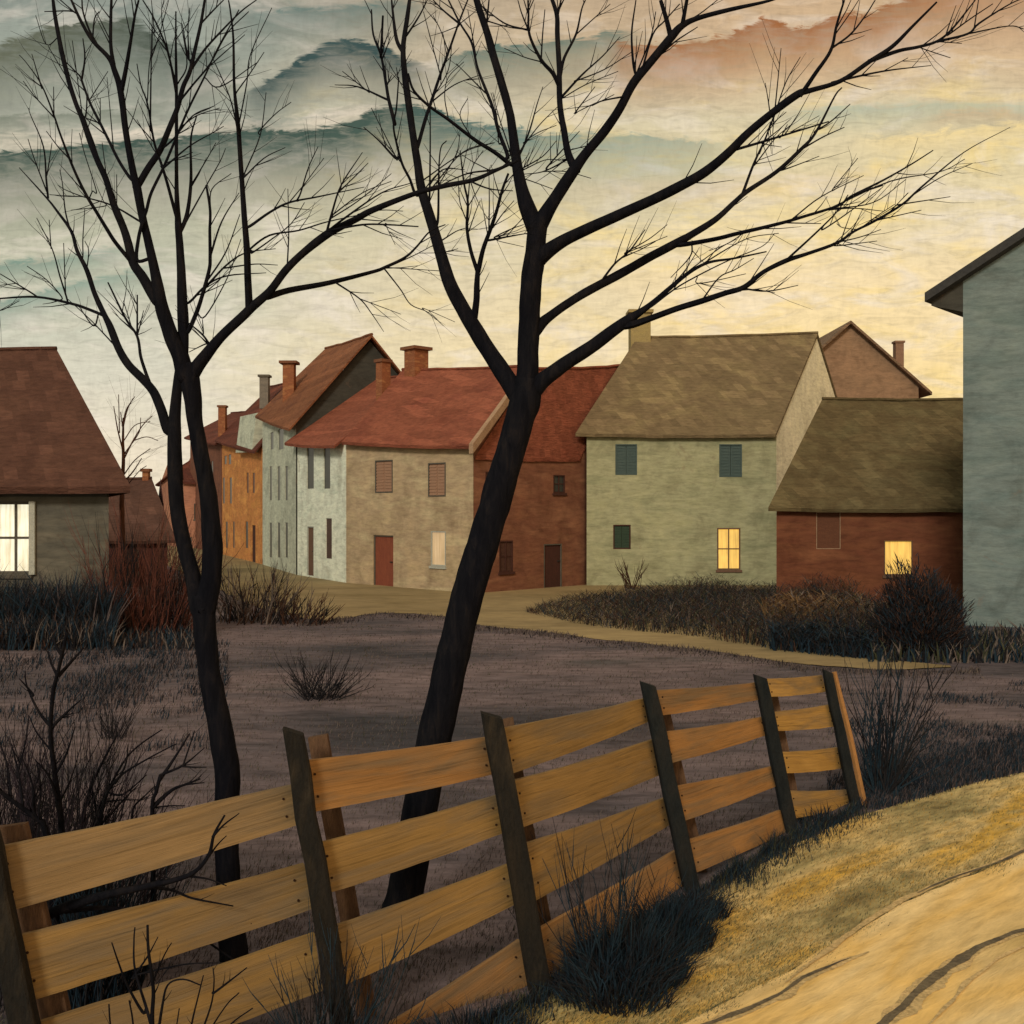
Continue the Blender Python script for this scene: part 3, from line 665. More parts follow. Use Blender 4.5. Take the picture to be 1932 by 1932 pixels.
   ('A', 11, 5, [(2440, 940), (2540, 980), (2660, 990)]), ('A', 8, 4, [(2240, 975), (2400, 790), (2560, 740)]), ('A', 7, 4, [(2230, 960), (2300, 880), (2410, 880)]), ('A', 8, 4, [(2420, 940), (2580, 880), (2720, 760)]), 
 ]),
 (('D', 13, 7, [(1095, 120), (1070, 75), (1040, 40), (980, -10)], -.4), [('D', 8, 4, [(1055, 40), (1050, -30)]), ('D', 8, 4, [(1080, 100), (1170, 15)]), ('D', 8, 4, [(1060, 100), (980, 140)])]),
]
tree('bare_tree', 'slender dark bare tree at left whose stem forks low into two parallel stems', 6.66, (W(660, 960, 6.66).x*0+(Z('D', 1215, 3330)[0]-CX)/F*6.66, 6.66), T1, L1, 11, 'bare trees behind the board fence')
# ---- centre tree: thick leaning trunk
T2 = [
 ('E', 0, 0, [(345, 3215, 255), (375, 3110, 215), (425, 2900, 194), (492, 2520, 184), (560, 2180, 182), (625, 1880, 178), (695, 1580, 172), (770, 1290, 168), (848, 1040, 166), (915, 810, 162), (975, 610, 152), (1015, 470, 156), (1040, 380, 160), (1052, 280, 128)], 0),
 ('B', 0, 0, [(1035, 2080, 140), (1050, 1930, 116), (1056, 1760, 112), (1062, 1600, 112), (1070, 1470, 112), (1084, 1350, 112), (1096, 1240, 104), (1100, 1160, 112)], .06),
]
L2 = [
 (('B', 0, 0, [(1092, 1190, 100), (1052, 1090, 86), (1025, 1000, 70), (1000, 890, 58), (985, 780, 50), (960, 600, 44), (915, 430, 43), (870, 280, 41), (840, 170, 38), (800, 50, 36), (770, -60, 34)], .15), [
   ('B', 24, 12, [(960, 850), (880, 790), (770, 720), (640, 620), (540, 550), (460, 470), (430, 380)]), ('B', 22, 9, [(945, 800), (900, 680), (870, 560), (840, 480), (790, 350), (760, 220), (700, 120), (640, 0)]),
   ('B', 9, 4, [(830, 480), (720, 370), (680, 330)]), ('B', 8, 4, [(960, 790), (900, 600), (870, 480)]), ('B', 11, 7, [(690, 130), (740, 0)]), ('B', 13, 8, [(835, 150), (850, 0)]), ('B', 13, 6, [(700, 125), (620, 60), (560, 0)]), ('B', 7, 4, [(780, 280), (740, 50)]), ('B', 8, 4, [(845, 110), (950, 140), (1050, 155)]),
   ('B', 13, 4, [(1010, 800), (1060, 680), (1100, 540), (1130, 450)]), ('B', 8, 4, [(1020, 770), (1110, 650), (1210, 550)]), ('B', 6, 4, [(1030, 740), (1100, 690), (1200, 650)]), ('B', 7, 4, [(1030, 880), (1140, 830), (1230, 830)]), ('B', 6, 4, [(1040, 930), (1180, 980)]), ('B', 8, 4, [(1030, 870), (1130, 810), (1200, 730)]),
   ('B', 14, 5, [(980, 840), (880, 880), (740, 900), (600, 960)]), ('B', 7, 4, [(900, 740), (890, 600), (860, 480)]), ('B', 7, 4, [(640, 620), (620, 500), (640, 400), (720, 320)]), ('B', 7, 4, [(760, 710), (700, 600), (740, 510)]), 
 ]),
 (('B', 0, 0, [(1108, 1170, 95), (1160, 1085, 76), (1220, 990, 64), (1280, 900, 62), (1350, 800, 52), (1450, 680, 50), (1530, 560, 46), (1600, 430, 45), (1690, 320, 42), (1790, 200, 44), (1850, 135, 36), (1932, 95, 27), (2100, 50, 22), (2300, 5, 14), (2420, -40, 10)], -.2), [
   ('B', 30, 20, [(1795, 200), (1770, 100), (1740, 0)]), ('B', 26, 18, [(1850, 140), (1865, 60), (1878, -10)]), ('B', 16, 7, [(1615, 400), (1598, 330), (1590, 170), (1612, 0)]), ('B', 13, 6, [(1640, 380), (1700, 180), (1760, 110), (1840, 20)]), ('B', 10, 5, [(1600, 420), (1690, 190), (1715, 60)]),
   ('B', 13, 5, [(1700, 320), (1810, 220), (1932, 140)]), ('B', 8, 4, [(1900, 100), (1960, 60), (2060, -20)]),
 ]),
 (('B', 0, 0, [(1300, 885, 48), (1262, 800, 38), (1240, 680, 34), (1220, 560, 31), (1215, 430, 30), (1215, 350, 28), (1205, 180, 26), (1203, 80, 24), (1175, -10, 20)], .35), [
   ('B', 14, 8, [(1205, 85), (1225, -10)]), ('B', 24, 9, [(1215, 450), (1180, 380), (1120, 310), (1060, 180), (1055, 60), (1052, 0)]), ('B', 19, 7, [(1220, 390), (1240, 300), (1300, 180), (1330, 50), (1350, 0)]), ('B', 8, 4, [(1300, 180), (1400, 90), (1480, 20)]), ('B', 11, 5, [(1050, 155), (930, 120), (800, 20)]),
   ('B', 10, 5, [(1060, 170), (1020, 70), (1000, 0)]), ('B', 10, 5, [(1120, 320), (1128, 180), (1140, 50)]), ('B', 7, 4, [(1120, 320), (1030, 295), (930, 250)]), ('B', 15, 4, [(1220, 510), (1330, 390), (1440, 290), (1530, 190)]), ('B', 8, 4, [(1300, 420), (1450, 360), (1590, 270)]), ('B', 7, 4, [(1230, 510), (1350, 440), (1520, 370)]),
   ('B', 7, 4, [(1262, 780), (1380, 750)]), ('B', 10, 4, [(1250, 830), (1130, 890), (1010, 905)]), ('B', 10, 4, [(1150, 870), (1220, 790), (1320, 680)]), ('B', 6, 4, [(1140, 890), (1250, 890), (1380, 925)]),
 ]),
 (('B', 10, 4, [(1560, 500), (1450, 520), (1380, 545), (1290, 590)], -.5), [('B', 8, 4, [(1300, 580), (1400, 450)]), ('B', 7, 4, [(1390, 545), (1500, 490)])]),
 (('B', 0, 0, [(1010, 2060, 110), (960, 1990, 96), (900, 1900, 90), (820, 1780, 86), (760, 1680, 82), (690, 1560, 76), (640, 1450, 70), (595, 1300, 61), (560, 1180, 56), (530, 1080, 54), (500, 980, 48), (480, 850, 42), (460, 720, 38), (435, 550, 36), (415, 400, 34), (405, 250, 27), (425, 100, 24), (440, -10, 18)], .25), [
   ('B', 24, 10, [(405, 270), (370, 200), (350, 50), (345, 0)]), ('B', 12, 6, [(425, 180), (490, 80), (530, 0)]), ('B', 16, 7, [(470, 1010), (440, 930), (400, 850), (370, 740), (355, 650), (370, 560), (382, 400)]), ('B', 13, 5, [(365, 820), (280, 730), (200, 660)]), ('B', 7, 4, [(365, 810), (240, 560)]), ('B', 7, 4, [(380, 410), (370, 350)]),
   ('B', 12, 6, [(540, 1050), (545, 800), (545, 560)]), ('B', 15, 6, [(585, 1150), (590, 900), (600, 770), (630, 730)]), ('B', 7, 4, [(590, 960), (680, 800), (700, 690)]), ('B', 22, 8, [(480, 760), (520, 620), (550, 530), (600, 380), (640, 270), (700, 100), (740, 0)]), ('B', 9, 4, [(550, 530), (670, 440), (800, 390)]), ('B', 7, 4, [(575, 480), (640, 360), (660, 200)]), ('B', 7, 4, [(600, 400), (560, 250), (510, 60)]), ('B', 7, 4, [(640, 270), (600, 160), (560, 80)]),
   ('B', 9, 4, [(600, 1250), (680, 1200), (740, 1180)]), ('B', 7, 4, [(610, 1310), (690, 1290)]), ('B', 22, 8, [(360, 640), (330, 520), (315, 430), (290, 290), (250, 180), (240, 50)]), ('B', 15, 11, [(290, 280), (300, 80)]), ('B', 8, 4, [(300, 300), (340, 190)]), ('B', 9, 4, [(322, 440), (345, 390)]), ('B', 13, 4, [(330, 520), (170, 450), (50, 440)]), ('B', 7, 4, [(230, 480), (90, 370)]),
   ('B', 8, 4, [(510, 990), (610, 880), (720, 880)]), ('B', 8, 4, [(500, 940), (720, 790), (880, 740)]),
 ]),
 (('B', 40, 26, [(770, 1660), (785, 1560), (787, 1480), (792, 1405)], -.25), [
   ('B', 24, 6, [(790, 1410), (755, 1300), (735, 1180), (740, 1050), (720, 950), (700, 780)]), ('B', 29, 13, [(792, 1410), (820, 1290), (860, 1180), (890, 1090), (920, 980), (950, 900)]), ('B', 9, 4, [(850, 1190), (852, 1050), (850, 900)]), ('B', 8, 4, [(870, 1180), (920, 1110), (980, 1040)]), ('B', 7, 4, [(740, 1160), (700, 1050), (690, 920)]), ('B', 7, 4, [(745, 1200), (780, 1100), (805, 1040)]), ('B', 8, 4, [(740, 1050), (760, 880), (820, 780)]),
   ('B', 13, 5, [(855, 1245), (960, 1225), (1050, 1210)]), ('B', 8, 4, [(880, 1230), (960, 1190), (1030, 1165)]), ('B', 4, 3, [(900, 1250), (1030, 1280)]),
 ]),
 (('B', 0, 0, [(1085, 1370, 90), (1130, 1320, 86), (1200, 1270, 70), (1300, 1215, 60), (1500, 1125, 58), (1700, 1035, 55), (1850, 960, 54), (1973, 890, 50), (2093, 790, 46), (2193, 690, 42), (2313, 590, 39), (2453, 488, 40), (2513, 470, 28), (2673, 420, 23), (2823, 320, 24), (2943, 240, 22), (3053, 130, 15), (3173, 10, 10)], -.3), [
   ('C', 24, 7, [(1140, 315), (1280, 265), (1380, 245), (1480, 215), (1560, 150), (1680, 0)]), ('C', 16, 5, [(1480, 215), (1640, 175), (1700, 120), (1860, 20), (1960, -20)]), ('C', 9, 5, [(1540, 180), (1650, 100), (1770, 20)]), ('C', 9, 5, [(1640, 175), (1850, 135), (1930, 150)]), ('C', 7, 4, [(1480, 215), (1610, 225)]), ('C', 6, 4, [(1400, 250), (1550, 300)]),
   ('C', 26, 10, [(775, 490), (850, 380), (930, 260), (960, 130), (1000, 0)]), ('C', 13, 6, [(935, 250), (1030, 180), (1110, 80), (1160, 0)]), ('C', 14, 4, [(950, 425), (1200, 370), (1450, 340)]), ('C', 6, 4, [(1200, 370), (1330, 300)]), ('C', 8, 4, [(650, 560), (700, 420), (772, 295)]), ('C', 8, 4, [(640, 570), (652, 450), (672, 250)]), ('C', 7, 4, [(615, 590), (605, 520), (590, 430)]),
   ('C', 16, 7, [(405, 785), (560, 740), (690, 700), (920, 630)]), ('C', 7, 4, [(670, 710), (705, 645)]), ('C', 6, 4, [(550, 745), (620, 650), (700, 580)]), ('C', 5, 3, [(730, 680), (870, 600)]), ('C', 11, 5, [(640, 590), (605, 680), (560, 800)]),
 ]),
 (('B', 0, 0, [(1085, 1720, 70), (1130, 1670, 56), (1180, 1630, 48), (1280, 1560, 45), (1400, 1490, 46), (1550, 1410, 48), (1700, 1325, 46), (1850, 1245, 42), (1893, 1222, 38), (2023, 1140, 32), (2123, 1050, 27), (2193, 990, 25), (2343, 890, 22), (2463, 780, 20), (2543, 690, 14), (2643, 500, 9), (2680, 455, 7)], .25), [
   ('C', 10, 5, [(785, 770), (890, 710), (1000, 660)]), ('C', 10, 5, [(850, 680), (930, 630), (1030, 540)]), ('C', 8, 4, [(670, 885), (770, 850), (870, 810)]), ('C', 17, 8, [(470, 1010), (530, 850), (590, 720), (620, 630)]), ('C', 8, 4, [(540, 850), (640, 720), (720, 650)]),
   ('C', 26, 10, [(150, 1270), (330, 1240), (450, 1210), (580, 1180), (700, 1150), (800, 1120), (900, 1090), (980, 1060), (1050, 1010), (1200, 960)]), ('C', 14, 6, [(1050, 1010), (1210, 930), (1350, 850), (1460, 780)]), ('C', 9, 4, [(725, 1140), (880, 1020), (1100, 910)]), ('C', 6, 4, [(940, 980), (1070, 820)]), ('C', 8, 4, [(690, 1155), (880, 1160)]), ('C', 8, 4, [(900, 1090), (1050, 1080), (1200, 1095)]),
   ('C', 10, 4, [(940, 1075), (1240, 940), (1500, 890), (1625, 825)]), ('C', 8, 4, [(920, 1085), (1150, 1050), (1320, 930)]), ('B', 15, 5, [(1425, 1470), (1500, 1370), (1580, 1300), (1660, 1190)]), ('B', 8, 4, [(1560, 1310), (1680, 1240), (1775, 1165)]), ('B', 6, 4, [(1590, 1300), (1775, 1225)]), ('C', 6, 4, [(490, 1200), (400, 1260), (300, 1300)]),
   ('C', 9, 4, [(210, 1260), (200, 1330), (100, 1440)]),
 ]),
 (('B', 0, 0, [(1070, 2030, 110), (1130, 1970, 86), (1200, 1920, 78), (1260, 1875, 74), (1380, 1800, 70), (1500, 1710, 64), (1570, 1660, 56), (1640, 1615, 36), (1700, 1570, 28), (1793, 1490, 24), (1893, 1410, 20), (1993, 1360, 15), (2123, 1340, 11), (2290, 1305, 7)], -.1), [
   ('C', 10, 4, [(0, 1590), (150, 1480), (380, 1360), (570, 1280), (640, 1210)]), ('C', 8, 4, [(60, 1520), (160, 1420), (240, 1300)]), ('C', 8, 4, [(280, 1360), (490, 1240), (660, 1210)]), ('C', 6, 4, [(250, 1470), (490, 1420)]), ('C', 7, 4, [(200, 1400), (350, 1290), (440, 1240)]),
   ('B', 0, 0, [(1540, 1690, 44), (1600, 1680, 42), (1700, 1645, 36), (1823, 1600, 34), (1953, 1560, 34), (2073, 1520, 31), (2173, 1488, 29), (2273, 1410, 25), (2393, 1350, 27), (2493, 1318, 21), (2653, 1260, 17), (2743, 1200, 14), (2843, 1150, 14), (2993, 1060, 13), (3093, 970, 11), (3313, 790, 6), (3553, 660, 3)], -.25),
   ('C', 11, 4, [(470, 1495), (600, 1510), (760, 1480)]), ('C', 7, 4, [(540, 1500), (640, 1520)]), ('C', 13, 6, [(710, 1340), (840, 1220), (960, 1100), (1020, 1010)]), ('C', 8, 4, [(890, 1190), (1010, 1110), (1200, 970)]), ('C', 8, 4, [(950, 1260), (1080, 1230), (1190, 1190)]), ('C', 7, 4, [(960, 1275), (1170, 1250)]), ('C', 8, 4, [(1160, 1145), (1400, 1090)]), ('C', 8, 4, [(1290, 1060), (1550, 1020)]),
   ('C', 6, 4, [(1240, 1095), (1330, 1000)]), ('C', 7, 4, [(1345, 1020), (1500, 920), (1660, 850)]), ('C', 7, 4, [(1090, 1180), (1170, 1120), (1260, 1060)]), ('C', 10, 4, [(260, 1560), (350, 1440), (430, 1400), (530, 1340)]), ('C', 5, 4, [(1060, 1190), (990, 1180), (960, 1160)]),
 ]),
]
tree('bare_tree', 'big dark bare tree in the centre, thick trunk leaning right and spreading limbs', 7.34, ((Z('E', 345, 3215)[0]-CX)/F*7.34, 7.34), T2, L2, 23, 'bare trees behind the board fence')
# ---- thin far tree behind the cottage
Yf = 34.0
T3 = [('D', 0, 0, [(640, 1250, 30), (636, 1100, 26), (632, 900, 24), (636, 800, 20), (640, 700, 17), (638, 600, 13), (640, 480, 9)], 0)]
L3 = [(('D', 9, 4, [(640, 700), (690, 600), (740, 520), (790, 470)], .3), [('D', 6, 4, [(690, 600), (760, 580), (820, 600)]), ('D', 6, 4, [(650, 660), (720, 560), (730, 480)])]),
      (('D', 9, 4, [(638, 650), (610, 540), (590, 420)], -.3), [('D', 6, 4, [(620, 560), (615, 360)]), ('D', 6, 4, [(640, 560), (650, 450), (700, 370)])]),
      (('D', 10, 4, [(636, 820), (690, 760), (735, 690)], .2), [('D', 7, 4, [(640, 780), (700, 700), (780, 640)]), ('D', 6, 4, [(636, 860), (720, 760), (760, 730)])]),
      (('D', 9, 4, [(640, 520), (660, 440), (690, 380)], -.2), [('D', 6, 4, [(640, 560), (625, 450)]), ('D', 6, 4, [(642, 600), (700, 520), (780, 500)])])]
tree('bare_tree', 'thin brown bare tree standing far behind the grey cottage beside its roof', Yf, ((Z('D', 640, 1250)[0]-CX)/F*Yf, Yf), T3, L3, 5, None, 'bark_brown', (2, 5), 1.0)
# ---------------------------------------------------------------- leaning board fence
M['post'] = mat('dark_fence_post', [(.022, .019, .016), (.014, .014, .014), (.036, .030, .023)], 5, (2, 2, .5), bump=.7)
M['post_blue'] = mat('blue_black_fence_post', [(.009, .013, .017), (.014, .018, .021), (.02, .021, .022)], 5, (2, 2, .5), bump=.7)
bs = (1.1, 1.1, 7)
def boardmat(name, cols):
    m, nt, b = newmat(name)
    at_ = nt.new('ShaderNodeAttribute'); at_.attribute_name = 'grain'; geo = at_.outputs['Vector']      # along, plank, across
    big = nt.noise(nt.mapping(geo, (.9, 1, 3)), 1.1, 4, .6, .5)
    c = nt.ramp(big, [(.30, cols[1]), (.48, cols[0]), (.66, cols[2])])
    worn = nt.noise(nt.mapping(geo, (.5, 1, 4), (0, 0, 0), (4, 2, 9)), 1.5, 5, .65, .8)
    c = nt.mix(nt.ramp(worn, [(.44, 0.0), (.64, .75)]), c, (.155, .125, .088))          # silvered, weathered streaks
    grain = nt.noise(nt.mapping(geo, (1.1, 6, 46)), 1.6, 5, .7, .6)
    c = nt.mix(1.0, c, nt.ramp(grain, [(.28, .55), (.45, .95), (.72, 1.2)]), 'MULTIPLY')
    crack = nt.noise(nt.mapping(geo, (.35, 2, 30), (0, 0, 0), (1, 7, 3)), 1.2, 3, .6, .3)
    c = nt.mix(nt.ramp(crack, [(.27, .8), (.32, 0.0)]), c, (.05, .032, .018))
    nt.put(b.inputs['Base Color'], c); b.inputs['Roughness'].default_value = .85
    bp = nt.new('ShaderNodeBump'); bp.inputs['Strength'].default_value = .6; bp.inputs['Distance'].default_value = .008
    nt.put(bp.inputs['Height'], grain); nt.put(b.inputs['Normal'], bp.outputs[0])
    return m
M['board'] = boardmat('ochre_board', [(.25, .162, .062), (.205, .132, .052), (.30, .195, .075)])
M['board_tan'] = boardmat('tan_board', [(.255, .175, .088), (.22, .15, .075), (.29, .20, .10)])
M['board_rust'] = boardmat('rusty_ochre_board', [(.29, .16, .062), (.24, .13, .052), (.34, .19, .075)])
M['board_gold'] = boardmat('golden_board', [(.37, .23, .07), (.31, .19, .06), (.42, .265, .085)])
M['prop'] = mat('orange_wood', [(.36, .19, .075), (.28, .15, .06)], 5, (3, 3, .6))
M['stake'] = mat('shaded_stake', [(.13, .078, .048), (.10, .06, .04), (.17, .10, .06)], 4, (3, 3, .6), bump=.5)  # brown of the shade behind the boards is put into the colour
M['nail'] = mat('rusty_nail', [(.03, .015, .01)], 9)
posts = [  # top u,v  foot u,v  width, material
 (-38, 1520, 84, 2110, 46, 'post'), (552, 1379, 655, 1985, 40, 'post'), (929, 1349, 1019, 1868, 42, 'post'),
 (1222, 1290, 1305, 1676, 29, 'post_blue'), (1434, 1276, 1494, 1570, 24, 'post_blue'), (1560, 1266, 1613, 1520, 18, 'post_blue')]
PY = [gy(p[3]) for p in posts]
f0 = W(posts[2][2], posts[2][3], PY[2])
fence = empty('board_fence', (f0.x, f0.y, hgt(f0.x, f0.y)), 'old ochre board fence on dark leaning posts running back to the right', 'fence')
rf = random.Random(3)
def interp(tab, k): return tab[k]
for i, (tu, tv, bu, bv, w, m) in enumerate(posts):
    Y = PY[i]; p1 = W(tu, tv, Y); p0 = W(bu, bv, Y); ax = (p1-p0)
    p0 = p0-ax.normalized()*.35
    k = w/F*Y/2; n = 9; mb = MB(); vs = []; fs = []
    fd = Vector((.68, .73, 0)); sd = Vector((1, .12, 0)).normalized(); bk = Vector((-.12, 1, 0)).normalized()
    for j in range(n+1):
        c = p0.lerp(p1, j/n); wob = .012*noise.noise(Vector((i*3.1, j*.8, 1.))); kk = k*(1.07-.12*j/n+.05*noise.noise(Vector((i*7., j*.9, 4))))
        c = c+sd*wob
        for a, b in ((-1, -.8), (-.8, -1), (.8, -1), (1, -.8), (1, .8), (.8, 1), (-.8, 1), (-1, .8)): vs.append(c+sd*kk*a+bk*kk*.8*b+Vector((0, 0, -.018*a if j == n else 0)))
    for j in range(n):
        for q in range(8): fs.append((j*8+q, j*8+(q+1) % 8, j*8+8+(q+1) % 8, j*8+8+q))
    fs.append(tuple(n*8+q for q in range(8))); mb.add(vs, fs)
    mb.build('post', M[m], fence)
DEP = .062   # boards hang on the far side of the posts
bays = [
 (0, 1, [((-14, 1600), (8, 1722), (548, 1482), (562, 1556), 'board_tan'), ((22, 1768), (52, 1890), (568, 1632), (584, 1717), 'board'), ((58, 1934), (84, 2060), (588, 1764), (604, 1872), 'board')]),
 (1, 2, [((576, 1435), (590, 1532), (922, 1391), (930, 1461), 'board_rust'), ((598, 1592), (618, 1686), (936, 1502), (950, 1572), 'board'), ((622, 1751), (644, 1862), (956, 1633), (972, 1706), 'board'), ((652, 1985), (668, 2085), (978, 1776), (996, 1858), 'board_rust')]),
 (2, 3, [((946, 1375), (960, 1462), (1218, 1318), (1226, 1361), 'board'), ((962, 1476), (984, 1562), (1232, 1396), (1246, 1462), 'board'), ((986, 1594), (1010, 1700), (1254, 1506), (1262, 1557), 'board'), ((1016, 1754), (1036, 1848), (1274, 1606), (1292, 1668), 'board_rust')]),
 (3, 4, [((1240, 1302), (1246, 1350), (1428, 1288), (1437, 1319), 'board_rust'), ((1250, 1382), (1262, 1441), (1440, 1353), (1449, 1386), 'board_rust'), ((1275, 1484), (1288, 1550), (1459, 1446), (1470, 1481), 'board_rust'), ((1297, 1586), (1314, 1646), (1480, 1527), (1492, 1566), 'board_rust')]),
 (4, 5, [((1446, 1281), (1454, 1315), (1550, 1274), (1558, 1305), 'board_gold'), ((1460, 1343), (1465, 1379), (1565, 1330), (1575, 1371), 'board_gold'), ((1478, 1419), (1485, 1459), (1582, 1410), (1586, 1450), 'board_gold'), ((1490, 1492), (1500, 1544), (1598, 1490), (1602, 1522), 'board_gold')]),
]
for (i, j, bl) in bays:
    for q, (lt, lb, rt, rb, m) in enumerate(bl):
        Y0, Y1 = PY[i]+DEP, PY[j]+DEP
        n = 14; th = .026; vs = []; fs = []; gr = []
        # the plank runs past the post it is nailed to
        def pt(a, b, t, Yt):
            # perspective-correct walk along the board
            A_, B_ = W(*a, Y0), W(*b, Y1); return A_.lerp(B_, t)
        d = (W(*rt, Y1)-W(*lt, Y0)); bk = Vector((-d.y, d.x, 0)).normalized()*th
        seed = rf.uniform(0, 50)
        for k in range(n+1):
            t = -.012+1.024*k/n
            tp, bt = pt(lt, rt, t, 0), pt(lb, rb, t, 0)
            sag = -.009*math.sin(math.pi*min(1, max(0, t)))+.003*noise.noise(Vector((seed, k*.35, 0))); cup = .003*noise.noise(Vector((seed+9, k*.4, 0)))
            e1 = .003*noise.noise(Vector((seed, k*.9, 5))); e2 = .003*noise.noise(Vector((seed, k*.9, 9)))
            tp = tp+Vector((0, cup, sag+e1)); bt = bt+Vector((0, cup, sag+e2))
            vs += [bt, tp, tp+bk, bt+bk]; wd = (tp-bt).length; gr += [(t*d.length, seed*3, a) for a in (0, wd, wd+th, -th)]
        for k in range(n):
            o = k*4
            for a in range(4): b = (a+1) % 4; fs.append((o+a, o+4+a, o+4+b, o+b))
        fs += [(0, 1, 2, 3), (n*4+3, n*4+2, n*4+1, n*4)]
        mb = MB(); mb.add(vs, fs); bo = mb.build('board', M[m], fence)
        ga = bo.data.attributes.new('grain', 'FLOAT_VECTOR', 'POINT')
        for k, g_ in enumerate(gr): ga.data[k].vector = g_
        for t in (.035, .965):
            tp, bt = pt(lt, rt, t, 0), pt(lb, rb, t, 0)
            for f in (.28, .72):
                c = tp.lerp(bt, f)-bk*.25; c.z -= .001; nb = MB(); nb.tube([c+bk*.5, c], [.0065, .0065], 7); nb.build('nail', M['nail'], bo)
# stakes behind the boards, just right of each post; their tops show
st = [(600, 1388, 705, 1985, 36, 1, 'board_gold'), (955, 1356, 1052, 1868, 26, 2, 'board_gold'), (1245, 1310, 1330, 1676, 22, 3, 'stake'), (1453, 1290, 1512, 1570, 17, 4, 'stake'), (22, 1556, 150, 2110, 56, 0, 'stake')]
for (tu, tv, bu, bv, w, i, m) in st:
    Y = PY[i]+(.16 if i < 1 else .36)+DEP
    p1, p0 = W(tu, tv, Y), W(bu, bv, Y); k = w/F*Y/2; mb = MB(); n = 5; vs = []; fs = []
    p0 = p0-(p1-p0).normalized()*.3
    for j in range(n+1):
        c = p0.lerp(p1, j/n); 
        for a, b in ((-1, -1), (1, -1), (1, 1), (-1, 1)): vs.append(c+Vector((k*a+.004*noise.noise(Vector((i, j, a))), .022*b, .01*a if j == n else 0)))
    for j in range(n):
        for q in range(4): fs.append((j*4+q, j*4+(q+1) % 4, j*4+4+(q+1) % 4, j*4+4+q))
    fs.append(tuple(n*4+q for q in range(4))); mb.add(vs, fs); mb.build('stake', M['stake'], fence)
Y = PY[5]+.02; p1, p0 = W(1574, 1268, Y), W(1629, 1512, Y); mb = MB(); mb.tube([p0-(p1-p0)*.05, p0.lerp(p1, .5)+Vector((.012, 0, 0)), p1], [.033, .030, .024], 6)
o = mb.build('prop', M['prop'], fence); o['label'] = 'thin orange prop leaning at the end of the fence'
# ---------------------------------------------------------------- ground
gst = (1, .35, 1)
M['field'] = mat('dead_grass_field', [(.045, .046, .060), (.105, .091, .110), (.165, .132, .150), (.085, .081, .092)], .33, (.45, 1.2, 1), vary=.5, bump=.7, bdist=.05, fine=11, pos=[.30, .45, .60, .72])
M['street'] = mat('street_dust', [(.21, .165, .085), (.27, .215, .12), (.33, .26, .14)], .30, (.5, 1.1, 1), vary=.25, bump=.4, fine=9)
M['verge'] = mat('dry_verge_grass', [(.15, .12, .055), (.34, .30, .15), (.56, .45, .22), (.58, .38, .08), (.30, .28, .16)], .8, (.55, 1.7, 1), rot=(0, 0, -.75), vary=.5, bump=.7, bdist=.03, fine=9, pos=[.30, .41, .50, .60, .72])
M['road'] = mat('sandy_road', [(.56, .43, .19), (.75, .585, .29), (.79, .56, .21), (.83, .68, .38), (.70, .53, .24)], .7, (.40, 1.8, 1), rot=(0, 0, -.75), vary=.24, bump=.6, bdist=.02, fine=9, pos=[.30, .42, .52, .62, .74])
M['rut'] = mat('damp_wheel_rut', [(.11, .10, .075), (.17, .145, .10), (.075, .07, .06)], 3, (1, 1, 1), vary=.4, bump=.8)
M['rut_pale'] = mat('dry_wheel_rut', [(.50, .40, .22), (.58, .45, .23), (.64, .48, .25)], 3, (1, 1, 1), vary=.4, bump=.8)
def sheet(name, mt, rows, off):
    """rows: list of polylines (same length) of ground points"""
    mb = MB(); n = len(rows[0])
    vs = [Vector((p[0], p[1], hgt(p[0], p[1])+off)) for r in rows for p in r]
    fs = [(i*n+j, i*n+j+1, (i+1)*n+j+1, (i+1)*n+j) for i in range(len(rows)-1) for j in range(n-1)]
    mb.add(vs, fs); o = mb.build(name, mt, None, True); tag(o, kind='structure'); return o
ys = [-60, -25, -8, -2, 0, 1, 1.6]
y = 2.0
while y < 26: ys.append(y); y *= 1.022
while y < 1500: ys.append(y); y *= 1.18
rows = []
for y in ys:
    hw = max(26, 1.4*y+14); rows.append([(-hw+2*hw*i/220, y) for i in range(221)])
g = sheet('ground', M['field'], rows, 0.0)
def resamp(pts, n, jit=0, sc=3.0, seed=0):
    acc = [0]
    for a, b in zip(pts, pts[1:]): acc.append(acc[-1]+math.hypot(a[0]-b[0], a[1]-b[1]))
    out = []
    for i in range(n):
        t = acc[-1]*i/(n-1); k = 0
        while k < len(acc)-2 and acc[k+1] < t: k += 1
        f = (t-acc[k])/max(1e-6, acc[k+1]-acc[k]); p = (pts[k][0]+(pts[k+1][0]-pts[k][0])*f, pts[k][1]+(pts[k+1][1]-pts[k][1])*f)
        q = Vector((p[0]*sc, p[1]*sc, seed)); a, b = noise.noise(q)+.5*noise.noise(q*2.7), noise.noise(q+Vector((9, 9, 9)))+.5*noise.noise(q*2.9)
        out.append((p[0]+jit*a, p[1]+jit*b))
    return out
def ground_pts(uv): return [tuple(G(u, v)[:2]) for u, v in uv]
def loft(name, mt, e1, e2, n, m, off, jit=(0, 0), sc=3.0):
    a, b = resamp(e1, n, jit[0], sc, 1.0), resamp(e2, n, jit[1], sc, 5.0)
    return sheet(name, mt, [[(p[0]+(q[0]-p[0])*k/m, p[1]+(q[1]-p[1])*k/m) for p, q in zip(a, b)] for k in range(m+1)], off)
